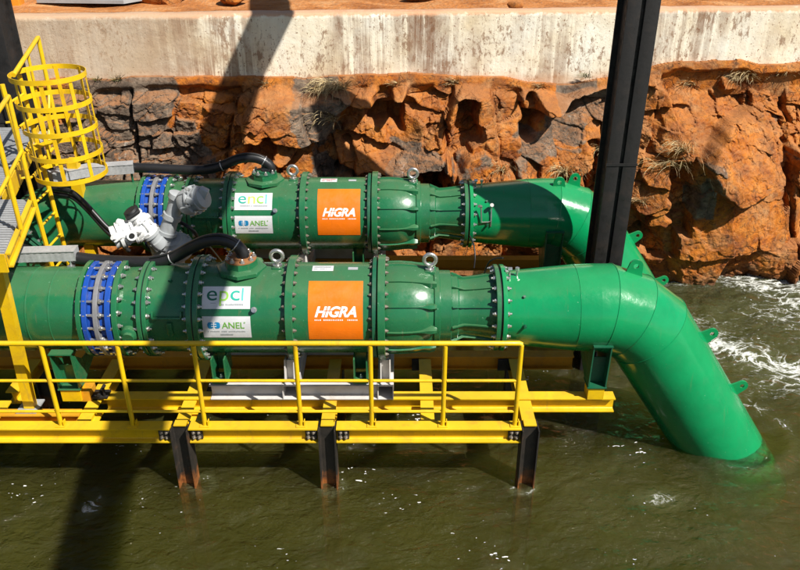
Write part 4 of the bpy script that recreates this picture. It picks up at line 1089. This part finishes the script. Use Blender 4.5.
# white valve leaning left and up
A = P(160, 246, 8.05); B = P(133, 214, 7.95); ax = B-A; L_ = ax.length
m = MB(); m.lathe([(0, .10), (.09, .10), (.10, .085), (.17, .085), (.17, .11), (.205, .11)], A, ax, 28).build('grey_neck', M['grey'], va)
m = MB(); m.lathe([(.208, .115), (.245, .115), (.245, .075), (.30, .07), (.31, .085), (L_*.93, .085), (L_*.95, .10), (L_*.99, .10)], A, ax, 28)
for a in (0, 1.57, 3.14, 4.71):
    u = ax.orthogonal().normalized(); v_ = ax.normalized().cross(u); o_ = (u*math.cos(a)+v_*math.sin(a))*.095
    m.cyl(A+ax.normalized()*.22+o_, A+ax.normalized()*.42+o_, .014, 8)
for t0, ro in ((.235, .125), (L_*.80, .12)):
    m.lathe([(t0, ro), (t0+.016, ro)], A, ax, 8)
u = ax.orthogonal().normalized(); m.cyl(A+ax.normalized()*.36-u*.13, A+ax.normalized()*.36+u*.13, .03, 8); m.cyl(A+ax.normalized()*.30-u*.12, A+ax.normalized()*.44-u*.12, .018, 8)
m.build('white_valve_stem', M['white'], va)
MB().box(A+ax.normalized()*(L_+.02), (.19, .17, .035), ax.to_track_quat('Z', 'Y').to_matrix(), .012).lathe([(L_+.03, .08), (L_+.06, .07)], A, ax, 20).build('black_cap', M['gasket'], va)
C = P(146, 226, 8.0); Dd = P(113, 238, 7.85); ax2 = Dd-C; L2 = ax2.length
m = MB(); m.lathe([(0, .06), (.02, .10), (.07, .125), (.12, .13), (.13, .155), (.155, .155), (.16, .13), (L2*.72, .125), (L2*.74, .15), (L2*.82, .15), (L2*.82, .125), (L2, .13), (L2, .105), (L2-.04, .10)], C, ax2, 32)
m.cyl(C+ax2*.35+Vector((0, -.10, 0)), C+ax2*.35+Vector((.03, -.19, .02)), .055, 18)
m.cyl(C+ax2*.4+Vector((0, 0, .1)), C+ax2*.4+Vector((-.01, 0, .17)), .045, 14); m.box(C+ax2*.6+Vector((0, -.02, .13)), (.16, .07, .05), Matrix.Rotation(.3, 3, 'Y'), .012)
for k in range(8):
    a = 2*math.pi*k/8; u = ax2.orthogonal().normalized(); v_ = ax2.normalized().cross(u); o_ = (u*math.cos(a)+v_*math.sin(a))
    m.box(C+ax2*.33+o_*.128, (.02, .02, .02), None).cyl(C+ax2*.16+o_*.12, C+ax2*.68+o_*.128, .010, 6)
m.lathe([(0, .03), (.10, .03), (.10, .05), (.13, .05), (.13, .025), (.18, .02)], C+ax2*.62+Vector((0, -.12, .02)), (-.25, -.9, .3), 12)
m.lathe([(L2*.60, .145), (L2*.64, .145)], C, ax2, 8)
wv_ = m.build('white_valve_body', M['white'], va)
MB().cyl(C+ax2*.35+Vector((.03, -.188, .02)), C+ax2*.35+Vector((.034, -.196, .021)), .03, 16).build('port_cap', M['gasket'], wv_)
for i in range(8):
    a = 2*math.pi*i/8; u = ax2.orthogonal().normalized(); v_ = ax2.normalized().cross(u); inst('bolt', BOLT, wv_, C+ax2.normalized()*.115+(u*math.cos(a)+v_*math.sin(a))*.142, Vector((1, 0, 0)).rotation_difference(-ax2.normalized()))
hose('drain_hose', [P(148, 240, 7.95), P(153, 246, 7.9), P(158, 250, 7.85), P(165, 252, 7.9)], .012, 'thin black hose below the white valve', 'hose', None, False)
hose('drain_hose', [P(180, 222, 8.3), P(190, 228, 8.25), P(197, 236, 8.3), P(198, 246, 8.4)], .022, 'curved black hose beside the grey valve', 'hose', None, False)

# ------------------------------------------------------------------ dry grass and weeds
n = NT('dry_grass'); v = n.co(kind='World'); M['dry'] = n.bsdf(n.ramp(n.noise(v, 12, 3), [(.35, (.30, .20, .08)), (.65, (.58, .46, .25))]), .8)
n = NT('green_weed'); v = n.co(kind='World'); M['weed'] = n.bsdf(n.ramp(n.noise(v, 20, 3), [(.35, (.04, .07, .012)), (.65, (.12, .16, .03))]), .7)
def tuft(name, p, n_, ln, spread, droop, mat, label, cat, group, seed):
    rr = random.Random(seed); m = MB(); p = Vector(p)
    for _ in range(n_):
        a = rr.uniform(math.pi, 2*math.pi) + rr.uniform(-.3, .3); l_ = ln*rr.uniform(.45, 1.1)
        d = Vector((math.cos(a)*spread, math.sin(a)*.7, rr.uniform(.2, 1.2))).normalized(); b = p+Vector((rr.uniform(-1, 1)*spread*ln*.28, rr.uniform(-.03, .03), rr.uniform(-.03, .03)))
        pts = []; pos = b.copy(); K = 5
        for k in range(K+1):
            pts.append(pos.copy()); d = (d+Vector((rr.uniform(-.12, .12), 0, -droop*l_*1.6*k/K))).normalized(); pos += d*l_/K
        wd = rr.uniform(.003, .006); s_ = Vector((d.y, -d.x, .2)).normalized(); vs = []
        for k, q_ in enumerate(pts):
            wk = wd*(1-k/K*.8); vs.append((m.bm.verts.new(q_-s_*wk), m.bm.verts.new(q_+s_*wk)))
        for u, v2 in zip(vs, vs[1:]): m.bm.faces.new((u[0], u[1], v2[1], v2[0]))
    o = m.build(name, M[mat]); return tag(o, label, cat, group)
TG = 'dry grass tufts growing on the rock bank'
tuft('grass_tuft', rock_px(338, 88), 130, .55, .9, 1.6, 'dry', 'wide dry grass tuft hanging over the rock ledge left of the two dark hollows', 'grass', TG, 1)
tuft('grass_tuft', rock_px(320, 92), 60, .35, .8, 1.4, 'dry', 'small dry tuft just left of the widest hanging tuft under the wall', 'grass', TG, 8)
tuft('grass_tuft', rock_px(562, 172), 110, .42, 1.0, 1.2, 'dry', 'bushy dry grass tuft just left of the tall black column above the rear pipe', 'grass', TG, 2)
tuft('grass_tuft', rock_px(503, 170), 60, .36, .6, 1.2, 'dry', 'thin dry grass tuft above the middle of the rear pipe', 'grass', TG, 3)
tuft('grass_tuft', rock_px(742, 78), 120, .38, 1.4, 1.4, 'dry', 'pale dry grass tuft directly under the wall at upper right', 'grass', TG, 4)
tuft('grass_tuft', rock_px(682, 150), 80, .42, .9, 1.4, 'dry', 'dry grass tuft in the middle of the orange boulder right of the black column', 'grass', TG, 5)
tuft('grass_tuft', rock_px(640, 200), 50, .3, .9, 1.3, 'dry', 'sparse dry grass low on the rock right beside the black column', 'grass', TG, 6)
tuft('grass_tuft', rock_px(455, 82), 50, .2, 1.3, 1.0, 'dry', 'short dry grass fringe under the middle of the wall', 'grass', TG, 7)
for k, (gx_, gy2, nn, ll, lb) in enumerate(((265, 84, 40, .16, 'short dry grass on the ledge in the long shadow under the wall'), (396, 84, 50, .18, 'short dry grass on the ledge right of the widest hanging tuft'),
        (540, 86, 45, .16, 'short dry grass on the ledge above the rightmost dark hollow'), (690, 84, 60, .25, 'dry grass beside the pale upper right tuft, just left of it'), (783, 74, 60, .28, 'dry grass under the wall at the right edge'), (600, 150, 50, .3, 'dry grass hugging the left side of the black column'),
        (330, 120, 60, .4, 'thin dry roots hanging down the grey rock below the widest tuft'), (668, 165, 50, .5, 'long dry stalks spread on the boulder below its middle tuft'))):
    tuft('grass_tuft', rock_px(gx_, gy2), nn, ll, 1.3, 1.2, 'dry', lb, 'grass', TG, 60+k)
def wpt(p_, dz=0): x = P(p_, 78, 11.1).x; return Vector((x, wall_y(x)-.08, 2.86+dz))
tuft('weed', wpt(103), 40, .11, 1.2, .6, 'weed', 'small green weed at the foot of the wall, nearest the ladder cage', 'weed', 'green weeds at the foot of the wall', 11)
tuft('weed', wpt(122), 60, .16, 1.1, .4, 'weed', 'tallest green weed at the foot of the wall right of the ladder cage', 'weed', 'green weeds at the foot of the wall', 12)
tuft('weed', wpt(590, -.05), 70, .14, 1.5, .8, 'weed', 'dark green weed at the foot of the wall left of the black column', 'weed', 'green weeds at the foot of the wall', 13)

# ------------------------------------------------------------------ stones on the earth above
def stone(p, s, seed, label, mat='rock'):
    bm = bmesh.new(); bmesh.ops.create_icosphere(bm, subdivisions=3, radius=1)
    rr = random.Random(seed); offs_ = [(Vector((rr.uniform(-1, 1), rr.uniform(-1, 1), rr.uniform(-1, 1))).normalized(), rr.uniform(.55, .85)) for _ in range(12)]
    for v_ in bm.verts:
        for d, c_ in offs_:
            t = v_.co.dot(d)
            if t > c_: v_.co -= d*(t-c_)
        v_.co = Vector((v_.co.x*s[0], v_.co.y*s[1], v_.co.z*s[2]))+Vector(p)
    m = MB(); m.bm.free(); m.bm = bm; return tag(m.build('stone', M[mat], sharp=18), label, 'stone', 'stones on the earth behind the wall')
for i, (sx_, yy, s, lb) in enumerate(((165, 12.5, (.45, .3, .25), 'broad stone behind the wall above the left part of the wall'), (235, 12.3, (.22, .2, .14), 'stone behind the wall near the top of the long shadow'),
                                 (70, 12.9, (.3, .25, .2), 'stone behind the wall just right of the orange post'), (515, 11.75, (.13, .10, .07), 'small grey stone on the wall top left of the black column'),
                                 (420, 12.6, (.3, .2, .15), 'stone behind the middle of the wall'), (700, 12.7, (.25, .2, .16), 'stone behind the wall right of the black column'))):
    q = P(sx_, 3, yy); stone((q.x, yy, WTOP+s[2]*.3), s, 40+i, lb)
sb = MB().prism([(-5.3, 12.1, WTOP), (-4.0, 12.0, WTOP), (-3.6, 12.6, WTOP), (-4.2, 13.4, WTOP), (-5.2, 13.3, WTOP)], (0, 0, .05)).build('concrete_slab', M['grey'])
tag(sb, 'flat grey concrete slab on the earth behind the wall at upper left', 'slab')
